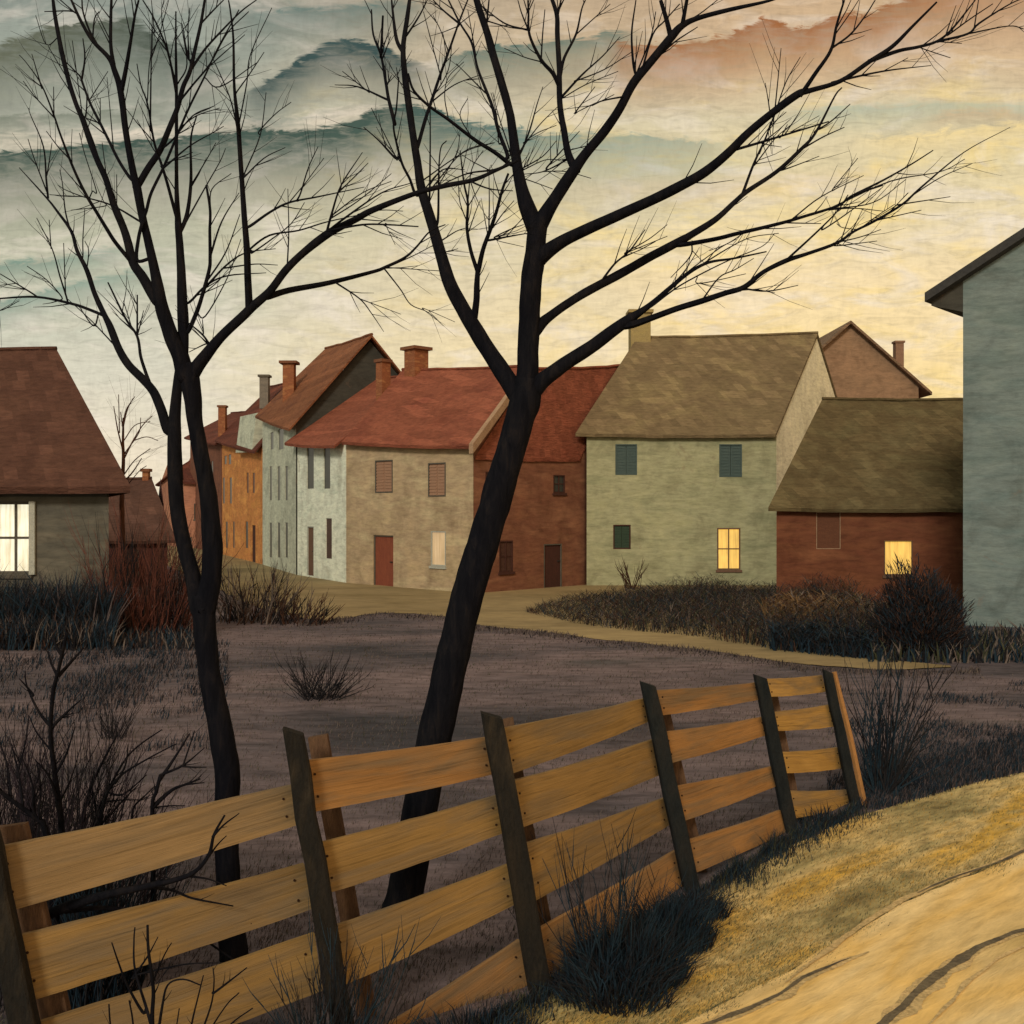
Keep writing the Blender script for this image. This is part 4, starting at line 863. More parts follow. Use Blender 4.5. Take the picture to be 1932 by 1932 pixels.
# the street and the open lot before the houses, ending along the field
far = ground_pts([(215, 1012), (330, 1016), (400, 1034), (500, 1060), (560, 1078), (660, 1094), (760, 1104), (905, 1112), (1020, 1104), (1110, 1100), (1300, 1100), (1480, 1100), (1640, 1110), (1800, 1130)])
near = ground_pts([(215, 1040), (300, 1060), (380, 1100), (470, 1140), (560, 1165), (613, 1173), (722, 1156), (839, 1163), (904, 1181), (1013, 1191), (1159, 1210), (1316, 1226), (1411, 1240), (1520, 1256)])
loft('street', M['street'], far, near, 220, 24, .012, (0, .22), .9)
a = ground_pts([(1480, 1229), (1560, 1236), (1650, 1244), (1720, 1250), (1790, 1256)])
b = ground_pts([(1480, 1251), (1560, 1259), (1650, 1266), (1720, 1265), (1790, 1260)])
loft('path', M['street'], a, b, 90, 4, .020, (.12, .12), .9)
# verge and road in the near right
e1 = ground_pts([(-700, 2900), (300, 2260), (700, 2050), (1017, 1893), (1304, 1702), (1493, 1598), (1620, 1540), (1750, 1503), (1932, 1456), (2200, 1395), (2700, 1320)])
e2 = ground_pts([(-200, 3600), (700, 2480), (1010, 2130), (1290, 1932), (1500, 1830), (1713, 1700), (1932, 1607), (2150, 1530), (2500, 1440), (3000, 1360), (3400, 1310)])
e3 = ground_pts([(2600, 5200), (2600, 3600), (2600, 2800), (2700, 2300), (2800, 2050), (2900, 1900), (3000, 1760), (3200, 1640), (3500, 1540), (3900, 1440), (4300, 1360)])
loft('verge', M['verge'], e1, e2, 260, 40, .010, (.06, .05), 2.2)
loft('dirt_road', M['road'], e2, e3, 260, 60, .016, (.05, .0), 2.2)
def rut(uv, w0, m, off, jit=.25, nm='wheel_rut'):
    c = resamp(ground_pts(uv), 200); L, R = [], []
    for i, p in enumerate(c):
        q0, q1 = c[max(0, i-1)], c[min(199, i+1)]; d = Vector((q1[0]-q0[0], q1[1]-q0[1], 0)).normalized(); nn = Vector((-d.y, d.x, 0))
        t = i/199; w = w0*(math.sin(math.pi*min(1, max(.0, t)))**.5+.05)*(1+jit*2*noise.noise(Vector((p[0]*4, p[1]*4, w0*90))))
        w *= .55+.45*min(1, max(0, noise.noise(Vector((p[0]*1.6, p[1]*1.6, 7+w0*50)))*2.2+.75))
        w *= 1+.35*noise.noise(Vector((p[0]*7, p[1]*7, w0*31)))+.22*noise.noise(Vector((p[0]*30, p[1]*30, 3)))
        w = max(w, .002); k = .5+jit*noise.noise(Vector((p[0]*3, p[1]*3, 3)))+.35*noise.noise(Vector((p[0]*4, p[1]*4, 30)))
        L.append((p[0]+nn.x*w*k, p[1]+nn.y*w*k)); R.append((p[0]-nn.x*w*(1-k), p[1]-nn.y*w*(1-k)))
    mid = [((a[0]+b[0])/2, (a[1]+b[1])/2) for a, b in zip(L, R)]
    return sheet(nm, m, [L, mid, R], off)
rut([(1160, 2020), (1290, 1958), (1400, 1914), (1470, 1882), (1515, 1853), (1640, 1800)], .10, M['rut_pale'], .019)
rut([(1540, 2040), (1676, 1936), (1756, 1860), (1847, 1801), (1932, 1767), (2120, 1690)], .15, M['rut_pale'], .019)
rut([(1180, 2010), (1290, 1955), (1400, 1912), (1470, 1880), (1515, 1850), (1606, 1812)], .05, M['rut'], .022)
rut([(1560, 2020), (1676, 1932), (1756, 1857), (1847, 1798), (1932, 1764), (2100, 1690)], .075, M['rut'], .022)
rut([(1740, 1960), (1830, 1860), (1884, 1818), (1960, 1785), (2060, 1740)], .03, M['rut_pale'], .024)
rut([(1480, 1860), (1640, 1738), (1713, 1698), (1810, 1652), (1932, 1608), (2060, 1560)], .06, M['rut_pale'], .024)
rut([(1730, 1690), (1810, 1652), (1880, 1630), (1950, 1604), (2060, 1560)], .03, M['rut'], .028)
# ---------------------------------------------------------------- plants
def plant(name, *c, rough=.9): return mat(name, [tuple(x) for x in c], 3, vary=.3, bump=0, rough=rough)
M['stem_ink'] = plant('ink_dark_stems', (.010, .011, .016), (.018, .018, .022))
M['stem_blue'] = plant('blue_black_stems', (.010, .024, .044), (.016, .034, .052))
M['blade_tawny'] = plant('tawny_grass', (.17, .105, .05), (.13, .08, .04))
M['stem_plum'] = plant('plum_black_stems', (.026, .021, .033), (.036, .028, .040))
M['stem_brown'] = plant('brown_stems', (.045, .024, .018), (.07, .035, .025))
M['stem_red'] = plant('red_brown_stems', (.15, .055, .042), (.10, .04, .034))
M['blade_dun'] = plant('dun_grass', (.10, .085, .082), (.15, .124, .115))
M['blade_plum'] = plant('plum_grass', (.10, .08, .085), (.075, .06, .066))
M['blade_olive'] = plant('olive_grass', (.055, .06, .035), (.04, .045, .03))
M['blade_gold'] = plant('golden_grass', (.40, .25, .06), (.32, .21, .06))
M['blade_straw'] = plant('straw_grass', (.36, .29, .13), (.28, .23, .11))
M['blade_sage'] = plant('sage_grass', (.19, .19, .09), (.14, .15, .08))
rp = random.Random(99)
def z0(x, y): return hgt(x, y)
def scatter(name, n, region, hrange, mats, wts, lean=(.25, .1), width=.006, label=None, cat=None, kind='stuff', bow=.3):
    mb = MB(); k = 0
    cum = []
    for i, w in enumerate(wts): cum += [i]*w
    for _ in range(n):
        p = region(rp)
        if p is None: continue
        x, y, hs = p; h = rp.uniform(*hrange)*hs; b = Vector((x, y, z0(x, y)+.004))
        dx = rp.gauss(lean[0], .35)*h; dy = rp.gauss(lean[1], .3)*h
        tip = b+Vector((dx, dy, h)); mid = b+Vector((dx*(.5-bow*.5), dy*(.5-bow*.5), h*.55))
        mb.ribbon(b-Vector((0, 0, .01)), mid, tip, width*rp.uniform(.7, 1.5)*(1 if y < 9 else y/9), rp.choice(cum))
    o = mb.build(name, [M[m] for m in mats]); 
    tag(o, label, cat, None, kind); return o
def uvregion(u0, u1, v0, v1, test=None, power=1.0, hs=lambda u, v: 1.0):
    def f(r):
        for _ in range(40):
            u, v = r.uniform(u0, u1), v0+(v1-v0)*r.random()**power
            if test is None or test(u, v):
                p = G(u, v); return p.x, p.y, hs(u, v)
        return None
    return f
def lin(tab, u):
    if u <= tab[0][0]: return tab[0][1]
    for (a, b), (c, d) in zip(tab, tab[1:]):
        if u <= c: return b+(d-b)*(u-a)/(c-a)
    return tab[-1][1]
field_top = [(-100, 1200), (300, 1190), (613, 1176), (722, 1160), (839, 1167), (904, 1185), (1013, 1195), (1159, 1214), (1316, 1230), (1411, 1244), (1520, 1262), (1700, 1272), (1932, 1268)]
verge_top = [(-700, 2900), (300, 2260), (700, 2050), (1017, 1893), (1304, 1702), (1493, 1598), (1620, 1540), (1750, 1503), (1932, 1456), (2200, 1395)]
verge_bot = [(700, 2480), (1010, 2130), (1290, 1932), (1500, 1830), (1713, 1700), (1932, 1607), (2150, 1530)]
def along_edge(r):
    u = r.uniform(560, 1850); v = lin(field_top, u)-3+abs(r.gauss(0, 5)); p = G(u, v); n = noise.noise(Vector((p.x*.8, p.y*.8, 2)))
    return (p.x, p.y, .6+n) if n > -.35 else (p.x, p.y-.3, .4)
clump = lambda u, v: noise.noise(Vector((G(u, v).x*.9, G(u, v).y*.9, 4)))+.5*noise.noise(Vector((G(u, v).x*3, G(u, v).y*3, 9)))
scatter('field_grass', 42000, uvregion(-120, 2050, 1180, 1960, lambda u, v: lin(field_top, u) < v < lin(verge_top, u)-4 and clump(u, v) > rp.uniform(-.75, .45), 1.25), (.015, .05), ['blade_dun', 'blade_plum', 'blade_olive'], [5, 6, 2], (.5, .0), .0045)
scatter('verge_grass', 26000, uvregion(600, 2000, 1440, 1960, lambda u, v: lin(verge_top, u) < v < lin(verge_bot, u)+3 and clump(u, v) > rp.uniform(-.8, .5)), (.008, .030), ['blade_gold', 'blade_straw', 'blade_sage', 'blade_olive'], [3, 5, 5, 2], (.9, .35), .0045)
scatter('dark_turf', 9000, uvregion(1560, 2050, 1290, 1500, lambda u, v: lin(field_top, u)+20 < v < lin(verge_top, u)-6 and clump(u+300, v) > rp.uniform(-.4, .3)+(1460-v)/380., 1.0), (.02, .10), ['stem_blue', 'stem_ink', 'blade_plum'], [5, 3, 3], (.35, .0), .005)
scatter('dark_brush', 7000, uvregion(-120, 430, 1212, 1420, lambda u, v: clump(u, v+90) > rp.uniform(-.6, .35)+(v-1212)/300., 1.0), (.03, .16), ['stem_blue', 'stem_ink', 'blade_plum'], [4, 4, 3], (.3, .0), .006)
scatter('edge_grass', 5200, along_edge, (.03, .14), ['blade_plum', 'blade_dun', 'stem_ink'], [4, 3, 2], (.1, .0), .006)
# dark rank grass along the foot of the fence
def along(uv, spread, hs):
    tab = ground_pts(uv)
    def f(r):
        i = r.randrange(len(tab)-1); t = r.random(); a, b = tab[i], tab[i+1]
        x, y = a[0]+(b[0]-a[0])*t, a[1]+(b[1]-a[1])*t
        g_ = r.gauss(0, spread); return x+g_*.6, y-abs(g_)*.8, hs*(1-min(.7, abs(g_)/spread*.3))*(.55+.9*max(0, noise.noise(Vector((x*2.3, y*2.3, 0)))+.35))
    return f
road_edge = scatter('road_edge_grass', 5200, lambda r: (lambda u: (lambda p: (p.x+r.gauss(0, .05), p.y+r.gauss(0, .05), .5+max(0, noise.noise(Vector((p.x*2, p.y*2, 5))))*1.6))(G(u, lin(verge_bot, u)+abs(r.gauss(0, 6))-2)))(r.uniform(1100, 2050)), (.008, .035), ['blade_sage', 'blade_straw', 'blade_olive', 'stem_blue'], [3, 3, 3, 1], (.8, .4), .0045)
fence_grass = scatter('fence_grass', 8200, along([(560, 2110), (760, 2010), (1017, 1885), (1150, 1790), (1304, 1692), (1400, 1640), (1493, 1586), (1620, 1530)], .15, 1.0), (.05, .17), ['stem_blue', 'stem_ink', 'blade_olive'], [5, 3, 2], (.05, .0), .006)
fg2 = scatter('bank_grass', 5200, uvregion(1600, 1990, 1380, 1530, lambda u, v: v > lin(verge_top, u)-70 and v < lin(verge_top, u)+4, 1.0), (.03, .12), ['stem_blue', 'stem_ink', 'blade_plum'], [4, 3, 2], (.2, .0), .006)
# --- tubes-and-shoots shrubs
def shrub(name, label, cat, foot, mats, stems, seed, group=None, r0=.008, side=(2, 4), sublen=.35, droop=0.0, spread=None, dens=None):
    """stems: (count, height lo, hi, lean sigma x, lean sigma y, foot radius)"""
    r = random.Random(seed); fx, fy = foot; root = empty(name, (fx, fy, z0(fx, fy)), label, cat, group)
    mb = MB(); tw = mb
    for (n, h0, h1, lx, ly, fr, bx) in stems:
        for _ in range(n):
            a = r.uniform(0, 6.283); q = fr*math.sqrt(r.random())
            b = Vector((fx+q*math.cos(a), fy+q*math.sin(a)*.8, 0)); b.z = z0(b.x, b.y)-.03
            h = r.uniform(h0, h1); d = Vector((r.gauss(bx, lx)+math.cos(a)*lx*.8, r.gauss(0, ly), 1)).normalized()
            cur = Vector((r.uniform(-.2, .2), r.uniform(-.2, .2), -droop*r.uniform(.3, 1)))
            pts = [b+d*h*t+cur*h*t*t for t in (0, .25, .5, .75, 1)]
            rr = r0*r.uniform(.7, 1.2)*min(1.4, h/((h0+h1)/2)); mi = r.randrange(len(mats))
            mb.tube(pts, [rr, rr*.85, rr*.65, rr*.45, rr*.2], 5, mi)
            for _ in range(r.randint(*side)):
                t = r.uniform(.3, .9); p = b+d*h*t+cur*h*t*t
                e = (d+Vector((r.uniform(-.6, .6), r.uniform(-.5, .5), r.uniform(-.1, .3)))).normalized(); l = h*sublen*r.uniform(.5, 1.1)
                tw.tube([p, p+e*l*.55, p+(e+Vector((0, 0, .15-droop))).normalized()*l], [rr*.5, rr*.35, rr*.15], 4, mi)
    mb.build('stem', [M[m] for m in mats], root)
    return root
def at(u, v): p = G(u, v); return (p.x, p.y)
# reeds before the cottage
tall = lambda u, v: .75+.7*max(0, noise.noise(Vector((u*.03, 2, 1))))
scatter('reeds', 2600, uvregion(-60, 208, 1196, 1216, None, 1.0, tall), (.5, 1.9), ['stem_ink', 'stem_blue', 'blade_plum'], [5, 3, 1], (.02, 0), .014, bow=.1)
scatter('undergrowth', 4200, uvregion(-60, 400, 1190, 1228, lambda u, v: u < 215 or rp.random() < .35, 1.0, lambda u, v: 1.0 if u < 215 else .5), (.15, .75), ['stem_ink', 'stem_blue', 'blade_dun', 'stem_brown'], [5, 4, 2, 1], (.05, 0), .012, bow=.2)
G5 = 'leafless shrubs on the dark field'
shrub('shrub', 'red brown twiggy shrub beside the grey cottage wall, left of the forked tree', 'shrub', at(272, 1196), ['stem_red', 'stem_red', 'stem_brown', 'stem_ink'], [(60, 1.8, 2.9, .20, .2, .8, .12), (190, 1.0, 2.1, .26, .25, .9, .08), (260, .4, 1.2, .35, .3, 1.1, .0)], 31, G5, .012, (3, 5), .45)
shrub('shrub', 'dark wispy shrub just right of the forked tree at the street edge', 'shrub', at(480, 1172), ['stem_ink', 'stem_brown', 'blade_dun'], [(80, .8, 1.5, .28, .25, .8, .1), (170, .25, .9, .4, .3, 1.3, .1)], 32, G5, .013, (2, 4), .4)
shrub('shrub', 'low trailing tail of brush at the street edge, right of the wispy shrub', 'shrub', at(570, 1178), ['stem_ink', 'stem_brown'], [(70, .25, .8, .5, .3, .6, .3)], 33, G5, .011, (1, 3), .4)
shrub('shrub', 'spreading dark tuft alone in the middle of the field between the two trees', 'shrub', at(600, 1318), ['stem_ink'], [(46, .35, .75, .5, .4, .30, .05), (40, .2, .6, 1.1, .5, .35, -.2)], 34, G5, .007, (2, 4), .5)
shrub('shrub', 'small dark tuft on the field left of the forked tree trunk', 'shrub', at(215, 1392), ['stem_ink'], [(30, .2, .45, .5, .4, .15, .0), (10, .5, .7, .25, .2, .1, .1)], 35, G5, .006, (1, 3), .5)
shrub('shrub', 'dark fan of stalks growing at the far end of the fence', 'shrub', at(1662, 1496), ['stem_blue', 'stem_ink'], [(34, .9, 1.45, .14, .15, .10, .02), (40, .4, 1.0, .42, .3, .14, .18)], 36, G5, .008, (2, 4), .35)
shrub('shrub', 'tiny sprig poking up in front of the sage green house', 'shrub', at(1195, 1112), ['stem_brown'], [(16, .5, 1.1, .4, .3, .3, 0)], 37, G5, .02, (2, 3), .5)
# dark bush before the fence
GB = 'dark grass tussocks along the fence'
def tussock(label, uv, n, h, r, lean, seed, mats=('stem_blue', 'stem_ink'), w=.008, name='tussock', bow=.3, cat='grass tussock'):
    rr = random.Random(seed); x0, y0 = at(*uv); mb = MB()
    for _ in range(n):
        a = rr.uniform(0, 6.283); q = r*math.sqrt(rr.random()); x, y = x0+q*math.cos(a), y0+q*math.sin(a)*.7
        hh = h*rr.uniform(.45, 1)*(1-.5*(q/r)**2); b = Vector((x, y, z0(x, y)-.01))
        d = Vector((math.cos(a)*q/r*lean+rr.gauss(0, lean*.5), math.sin(a)*q/r*lean*.7+rr.gauss(0, lean*.4), 0))*hh
        mb.ribbon(b, b+d*.35+Vector((0, 0, hh*.6)), b+d+Vector((0, 0, hh*rr.uniform(.8, 1))), w*rr.uniform(.6, 1.4), rr.randrange(len(mats)))
    o = single(mb, name, [M[m] for m in mats], (x0, y0, z0(x0, y0))); return tag(o, label, cat, GB)
tussock('large blue black tussock against the fence between its two middle posts', (1185, 1846), 1300, .46, .34, .75, 1, ('stem_blue', 'stem_blue', 'stem_ink'))
tussock('blue black tussock leaning on the boards, rising behind the large tussock to its right', (1262, 1782), 900, .50, .28, .5, 6, ('stem_blue', 'stem_blue', 'stem_ink'))
tussock('lower sprawling tussock in front of the large blue black one', (1165, 1888), 700, .36, .30, 1.1, 2)
tussock('small dark tussock at the foot of the third fence post from the right end', (1318, 1722), 420, .30, .20, .8, 3)
tussock('low dark grass at the very bottom, left of the sprawling tussock', (905, 1962), 420, .22, .35, .6, 4)
tussock('sparse dark stems under the last narrow fence bay', (1545, 1556), 160, .26, .22, .6, 5, w=.010)
shrub('weed', 'tall thin dark weeds rising from the big tussock against the boards', 'weed', at(1150, 1850), ['stem_ink', 'stem_blue'], [(34, .55, 1.0, .16, .12, .20, -.04), (40, .35, .7, .35, .25, .3, .1)], 41, 'weeds by the fence', .0045, (2, 3), .3)
shrub('weed', 'bushy dark weed at the foot of the second fence post, at the bottom edge', 'weed', at(628, 2062), ['stem_ink', 'stem_blue'], [(60, .45, .80, .26, .2, .10, .05), (50, .25, .55, .5, .3, .12, .05)], 42, 'weeds by the fence', .005, (2, 4), .35)
# traced foreground saplings
class Bush(Tree): pass
def traced(name, label, cat, Y, foot, lines, seed, group=None, m='bark', tl=.1, n=(0, 2)):
    t = Tree(Y, seed); root = empty(name, (foot[0], foot[1], z0(*foot)), label, cat, group); mb = MB(); tb = MB()
    for i, sp in enumerate(lines):
        ln = t.line(*sp); mb.tube([p for p, r in ln], [r*1.3 for p, r in ln], 6, rough=.08)
        for pts, rr in t.twiglets(ln, t.r.randint(*n), tl): mb.tube(pts, rr, 4)
    mb.build('stem', M[m], root, True)
    return root, t
Yb = 6.5
gx = lambda zone, x, y, Y: (Z(zone, x, y)[0]-CX)/F*Y
traced('sapling', 'dark forked sapling standing behind the fence at the far left', 'sapling', Yb, (gx('G', 330, 1720, Yb), Yb), [
 ('G', 34, 12, [(335, 1740), (325, 1400), (318, 920), (305, 780), (280, 600), (262, 420), (275, 220), (300, 110), (325, 0), (345, -90)]),
 ('G', 18, 5, [(300, 130), (345, 80), (390, 30), (435, -20)]), ('G', 14, 5, [(300, 130), (265, 60), (250, 0)]), ('G', 16, 5, [(322, 20), (290, -30), (275, -90)]),
 ('G', 16, 5, [(265, 400), (330, 330), (420, 250)]), ('G', 14, 5, [(265, 390), (200, 310), (140, 180), (130, 100)]), ('G', 10, 5, [(170, 220), (100, 140)]), ('G', 12, 5, [(285, 640), (340, 540), (390, 390)]), ('G', 12, 5, [(295, 760), (250, 640), (180, 560)]), ('G', 9, 4, [(270, 520), (190, 420), (150, 330)]), ('G', 9, 4, [(300, 800), (360, 680), (400, 560)]),
], 51, 'bare saplings by the fence', n=(1, 3))
traced('shrub', 'leafless spreading shrub behind the left end of the fence, stems fanning right', 'shrub', 6.35, (gx('G', 470, 1650, 6.35), 6.35), [
 ('G', 24, 14, [(430, 1760), (430, 1300), (432, 900), (450, 780), (475, 700)]),
 ('G', 16, 5, [(450, 800), (490, 660), (570, 500), (610, 430)]), ('G', 16, 5, [(470, 1000), (500, 850), (560, 720), (650, 560), (730, 480), (840, 405)]), ('G', 18, 5, [(480, 1100), (540, 780), (620, 650), (760, 560), (915, 478)]), ('G', 10, 4, [(560, 730), (640, 740), (760, 640)]), ('G', 10, 4, [(540, 880), (640, 770), (720, 690)]), ('G', 10, 4, [(600, 680), (650, 590), (665, 480)]),
 ('G', 14, 4, [(660, 1000), (690, 820), (740, 760), (800, 700)]), ('G', 8, 4, [(530, 780), (640, 770), (740, 770)]), ('G', 9, 4, [(500, 840), (480, 700), (490, 600)]), 
], 52, G5, n=(2, 4))
traced('shrub', 'small leafless shrub hugging the base of the forked tree behind the fence', 'shrub', 6.3, (gx('G', 790, 1560, 6.3), 6.3), [
 ('G', 26, 14, [(800, 1600), (795, 1200), (790, 810), (810, 730), (830, 650)]), ('G', 16, 5, [(825, 670), (900, 560), (985, 425)]), ('G', 20, 6, [(800, 800), (890, 720), (960, 690), (1040, 660)]), ('G', 12, 4, [(835, 640), (950, 590), (1060, 500)]), ('G', 8, 4, [(950, 590), (980, 500), (1010, 410)]), ('G', 8, 4, [(940, 595), (1010, 600), (1070, 600)]), ('G', 8, 4, [(800, 810), (880, 800), (960, 800)]), ('G', 8, 4, [(960, 690), (1060, 680)]),
], 53, G5, n=(1, 3))
traced('shrub', 'thick dark stem of a shrub leaning out at the left edge behind the fence', 'shrub', 6.2, (gx('G', 300, 1700, 6.2), 6.2), [
 ('G', 44, 16, [(300, 1750), (280, 1300), (235, 930), (180, 860), (100, 800), (20, 740), (-40, 690)]), ('G', 12, 5, [(180, 860), (170, 700), (120, 560)]), ('G', 12, 5, [(120, 810), (100, 650), (60, 480)]), ('G', 12, 5, [(60, 770), (40, 600), (0, 470)]), ('G', 10, 5, [(200, 880), (210, 700), (190, 580)]), ('G', 9, 4, [(90, 640), (130, 480), (150, 330)]), ('G', 9, 4, [(230, 920), (170, 800), (200, 640), (240, 500)]),
], 54, G5, n=(3, 6), tl=.16)
rb = random.Random(8)
shrub('shrub', 'dense dark bush of fine twigs behind the fence at the far left edge', 'shrub', (gx('G', 60, 1750, 6.6), 6.6), ['stem_plum', 'stem_ink'], [(360, .9, 1.6, .16, .12, .50, 0), (320, .5, 1.2, .30, .25, .75, .08)], 55, G5, .0045, (4, 7), .3)
shrub('shrub', 'dark mass of twigs behind the fence, filling the gaps between its left boards', 'shrub', (gx('G', 470, 1750, 6.0), 6.0), ['stem_blue', 'stem_ink'], [(190, .45, .95, .25, .15, .24, -.08)], 56, G5, .006, (3, 6), .35)
traced('dead_branch', 'forked dead branch poking out through the gap between the top left boards', 'branch', 5.42, (gx('G', 230, 1360, 5.42), 5.42), [
 ('G', 46, 8, [(200, 1385), (330, 1330), (450, 1290), (600, 1250), (750, 1220), (980, 1160), (1080, 1060), (1110, 950), (1165, 850)], -.32),
 ('G', 9, 4, [(1085, 1060), (1130, 1000), (1175, 955)]), ('G', 10, 4, [(1105, 960), (1160, 900), (1240, 840)]), ('G', 10, 4, [(980, 1165), (1080, 1180), (1175, 1215)]), ('G', 15, 5, [(680, 1235), (800, 1225), (900, 1240), (1000, 1280), (1210, 1320)]), ('G', 8, 4, [(760, 1215), (870, 1170)]),
 ('G', 24, 7, [(330, 1345), (500, 1330), (640, 1340), (760, 1380), (900, 1410), (1080, 1350), (1300, 1320)]), ('G', 14, 5, [(895, 1410), (1050, 1490), (1200, 1590), (1260, 1615)]), ('G', 9, 4, [(1100, 1350), (1200, 1370), (1305, 1412)]), ('G', 7, 4, [(740, 1370), (830, 1345), (920, 1340)]), ('G', 9, 4, [(690, 1360), (740, 1420), (800, 1470)]), ('G', 9, 4, [(710, 1370), (730, 1450), (770, 1500)]), ('G', 8, 4, [(1060, 1495), (1120, 1500), (1190, 1497)]),
], 57, None, n=(0, 2), tl=.07)
Yw = 4.95
traced('sapling', 'thin bare sapling in front of the boards at the bottom left corner', 'sapling', Yw, (gx('G', 830, 2600, Yw), Yw), [
 ('G', 26, 10, [(840, 2620), (815, 2250), (790, 1932), (795, 1750), (770, 1550), (765, 1420)]), ('G', 16, 6, [(800, 2000), (760, 1850), (700, 1650), (695, 1500), (700, 1430)]), ('G', 12, 5, [(740, 1870), (660, 1730), (610, 1600), (580, 1510)]), ('G', 10, 4, [(690, 1690), (760, 1590), (820, 1480)]), ('G', 14, 5, [(810, 2050), (840, 1850), (870, 1730), (950, 1700), (1040, 1730)]), ('G', 9, 4, [(790, 1720), (850, 1580), (890, 1510)]), ('G', 9, 4, [(700, 1680), (820, 1650), (980, 1620), (1150, 1615)]),
 ('G', 12, 5, [(830, 2300), (960, 2050), (1010, 1860), (1055, 1680)]), ('G', 14, 5, [(840, 2400), (1000, 2080), (1090, 1850), (1110, 1720), (1105, 1640)]), ('G', 12, 5, [(850, 2450), (1060, 2020), (1170, 1840), (1240, 1770)]), ('G', 12, 5, [(860, 2480), (1100, 2050), (1200, 1930), (1310, 1850)]), ('G', 10, 5, [(1110, 1770), (1190, 1710), (1280, 1640)]), ('G', 12, 6, [(820, 2400), (700, 2150), (690, 1930), (670, 1810)]), ('G', 12, 6, [(820, 2450), (620, 2200), (575, 1950), (565, 1830)]), ('G', 9, 5, [(870, 2300), (900, 2050), (930, 1850)]),
], 58, 'bare saplings by the fence', n=(0, 2), tl=.08)
# ---------------------------------------------------------------- thicket in front of the green house
def mound(name, label, cat, outline, hfun, n, mats, wts, seed, hr, w, core='field'):
    """scrub on a low earth bank: a real bank with many fine upright stems"""
    r = random.Random(seed); xs = [p[0] for p in outline]; ysx = [p[1] for p in outline]
    def inside(x, y):
        c = False; j = len(outline)-1
        for i in range(len(outline)):
            (a, b), (p, q) = outline[i], outline[j]
            if (b > y) != (q > y) and x < (p-a)*(y-b)/(q-b)+a: c = not c
            j = i
        return c
    mb = MB(); cum = []
    for i, k in enumerate(wts): cum += [i]*k
    cnt = 0
    while cnt < n:
        x, y = r.uniform(min(xs), max(xs)), r.uniform(min(ysx), max(ysx))
        if not inside(x, y): continue
        cnt += 1; h = hfun(x, y)*r.uniform(*hr); b = Vector((x, y, -.02)); dx, dy = r.gauss(0, .3)*h, r.gauss(0, .3)*h
        if cnt % 3:      # cross twigs through the body of the scrub
            b.z = hfun(x, y)*r.uniform(0, .85)**.8; a = r.uniform(0, 6.283); l = r.uniform(.08, .34); e = Vector((math.cos(a)*l, math.sin(a)*l, r.uniform(-.1, .8)*l))
            mb.ribbon(b, b+e*.5+Vector((0, 0, .02)), b+e, w*r.uniform(.5, 1.3), r.choice(cum)); continue
        mb.ribbon(b, b+Vector((dx*.4, dy*.4, h*.55)), b+Vector((dx, dy, h)), w*r.uniform(.6, 1.5), r.choice(cum))
    cx, cy = sum(xs)/len(xs), min(ysx)
    o = single(mb, name, [M[m] for m in mats], (cx, cy, 0)); return tag(o, label, cat)
ol = ground_pts([(990, 1156), (1060, 1172), (1122, 1184), (1316, 1203), (1484, 1231), (1647, 1243), (1700, 1238), (1700, 1180), (1600, 1140), (1470, 1118), (1300, 1120), (1180, 1122), (1080, 1132), (1020, 1142)])
def hh(x, y):
    u = CX+F*x/y
    f = min(1, max(.12, (u-985)/260))
    return f*max(.12, .46+.42*noise.noise(Vector((x*.45, y*.3, 1)))+.30*noise.noise(Vector((x*1.3, y*.9, 4)))+.42*max(0, min(1, (u-1400)/200))*(1 if y < 24 else .45))
mound('thicket', 'low dark scrubby thicket along the path before the sage green house', 'thicket', ol, hh, 34000, ['stem_ink', 'blade_dun', 'stem_brown', 'blade_olive', 'stem_blue'], [6, 2, 4, 3, 3], 61, (.3, 1.0), .016)
ol2 = ground_pts([(1450, 1196), (1560, 1200), (1640, 1196), (1620, 1178), (1500, 1172), (1440, 1182)])
mound('dry_grass_clump', 'mound of tawny dry grass inside the dark thicket', 'dry grass', ol2, lambda x, y: .80, 3200, ['blade_tawny', 'stem_brown', 'blade_dun'], [4, 2, 1], 62, (.5, 1.0), .03)
ol3 = ground_pts([(1450, 1228), (1560, 1240), (1650, 1247), (1665, 1236), (1560, 1214), (1470, 1208)])
mound('low_bush', 'blue black low bush on the near edge of the thicket beside the path', 'bush', ol3, lambda x, y: .55+.2*noise.noise(Vector((x, y, 0))), 2600, ['stem_blue', 'stem_ink'], [2, 2], 63, (.4, 1.0), .026)
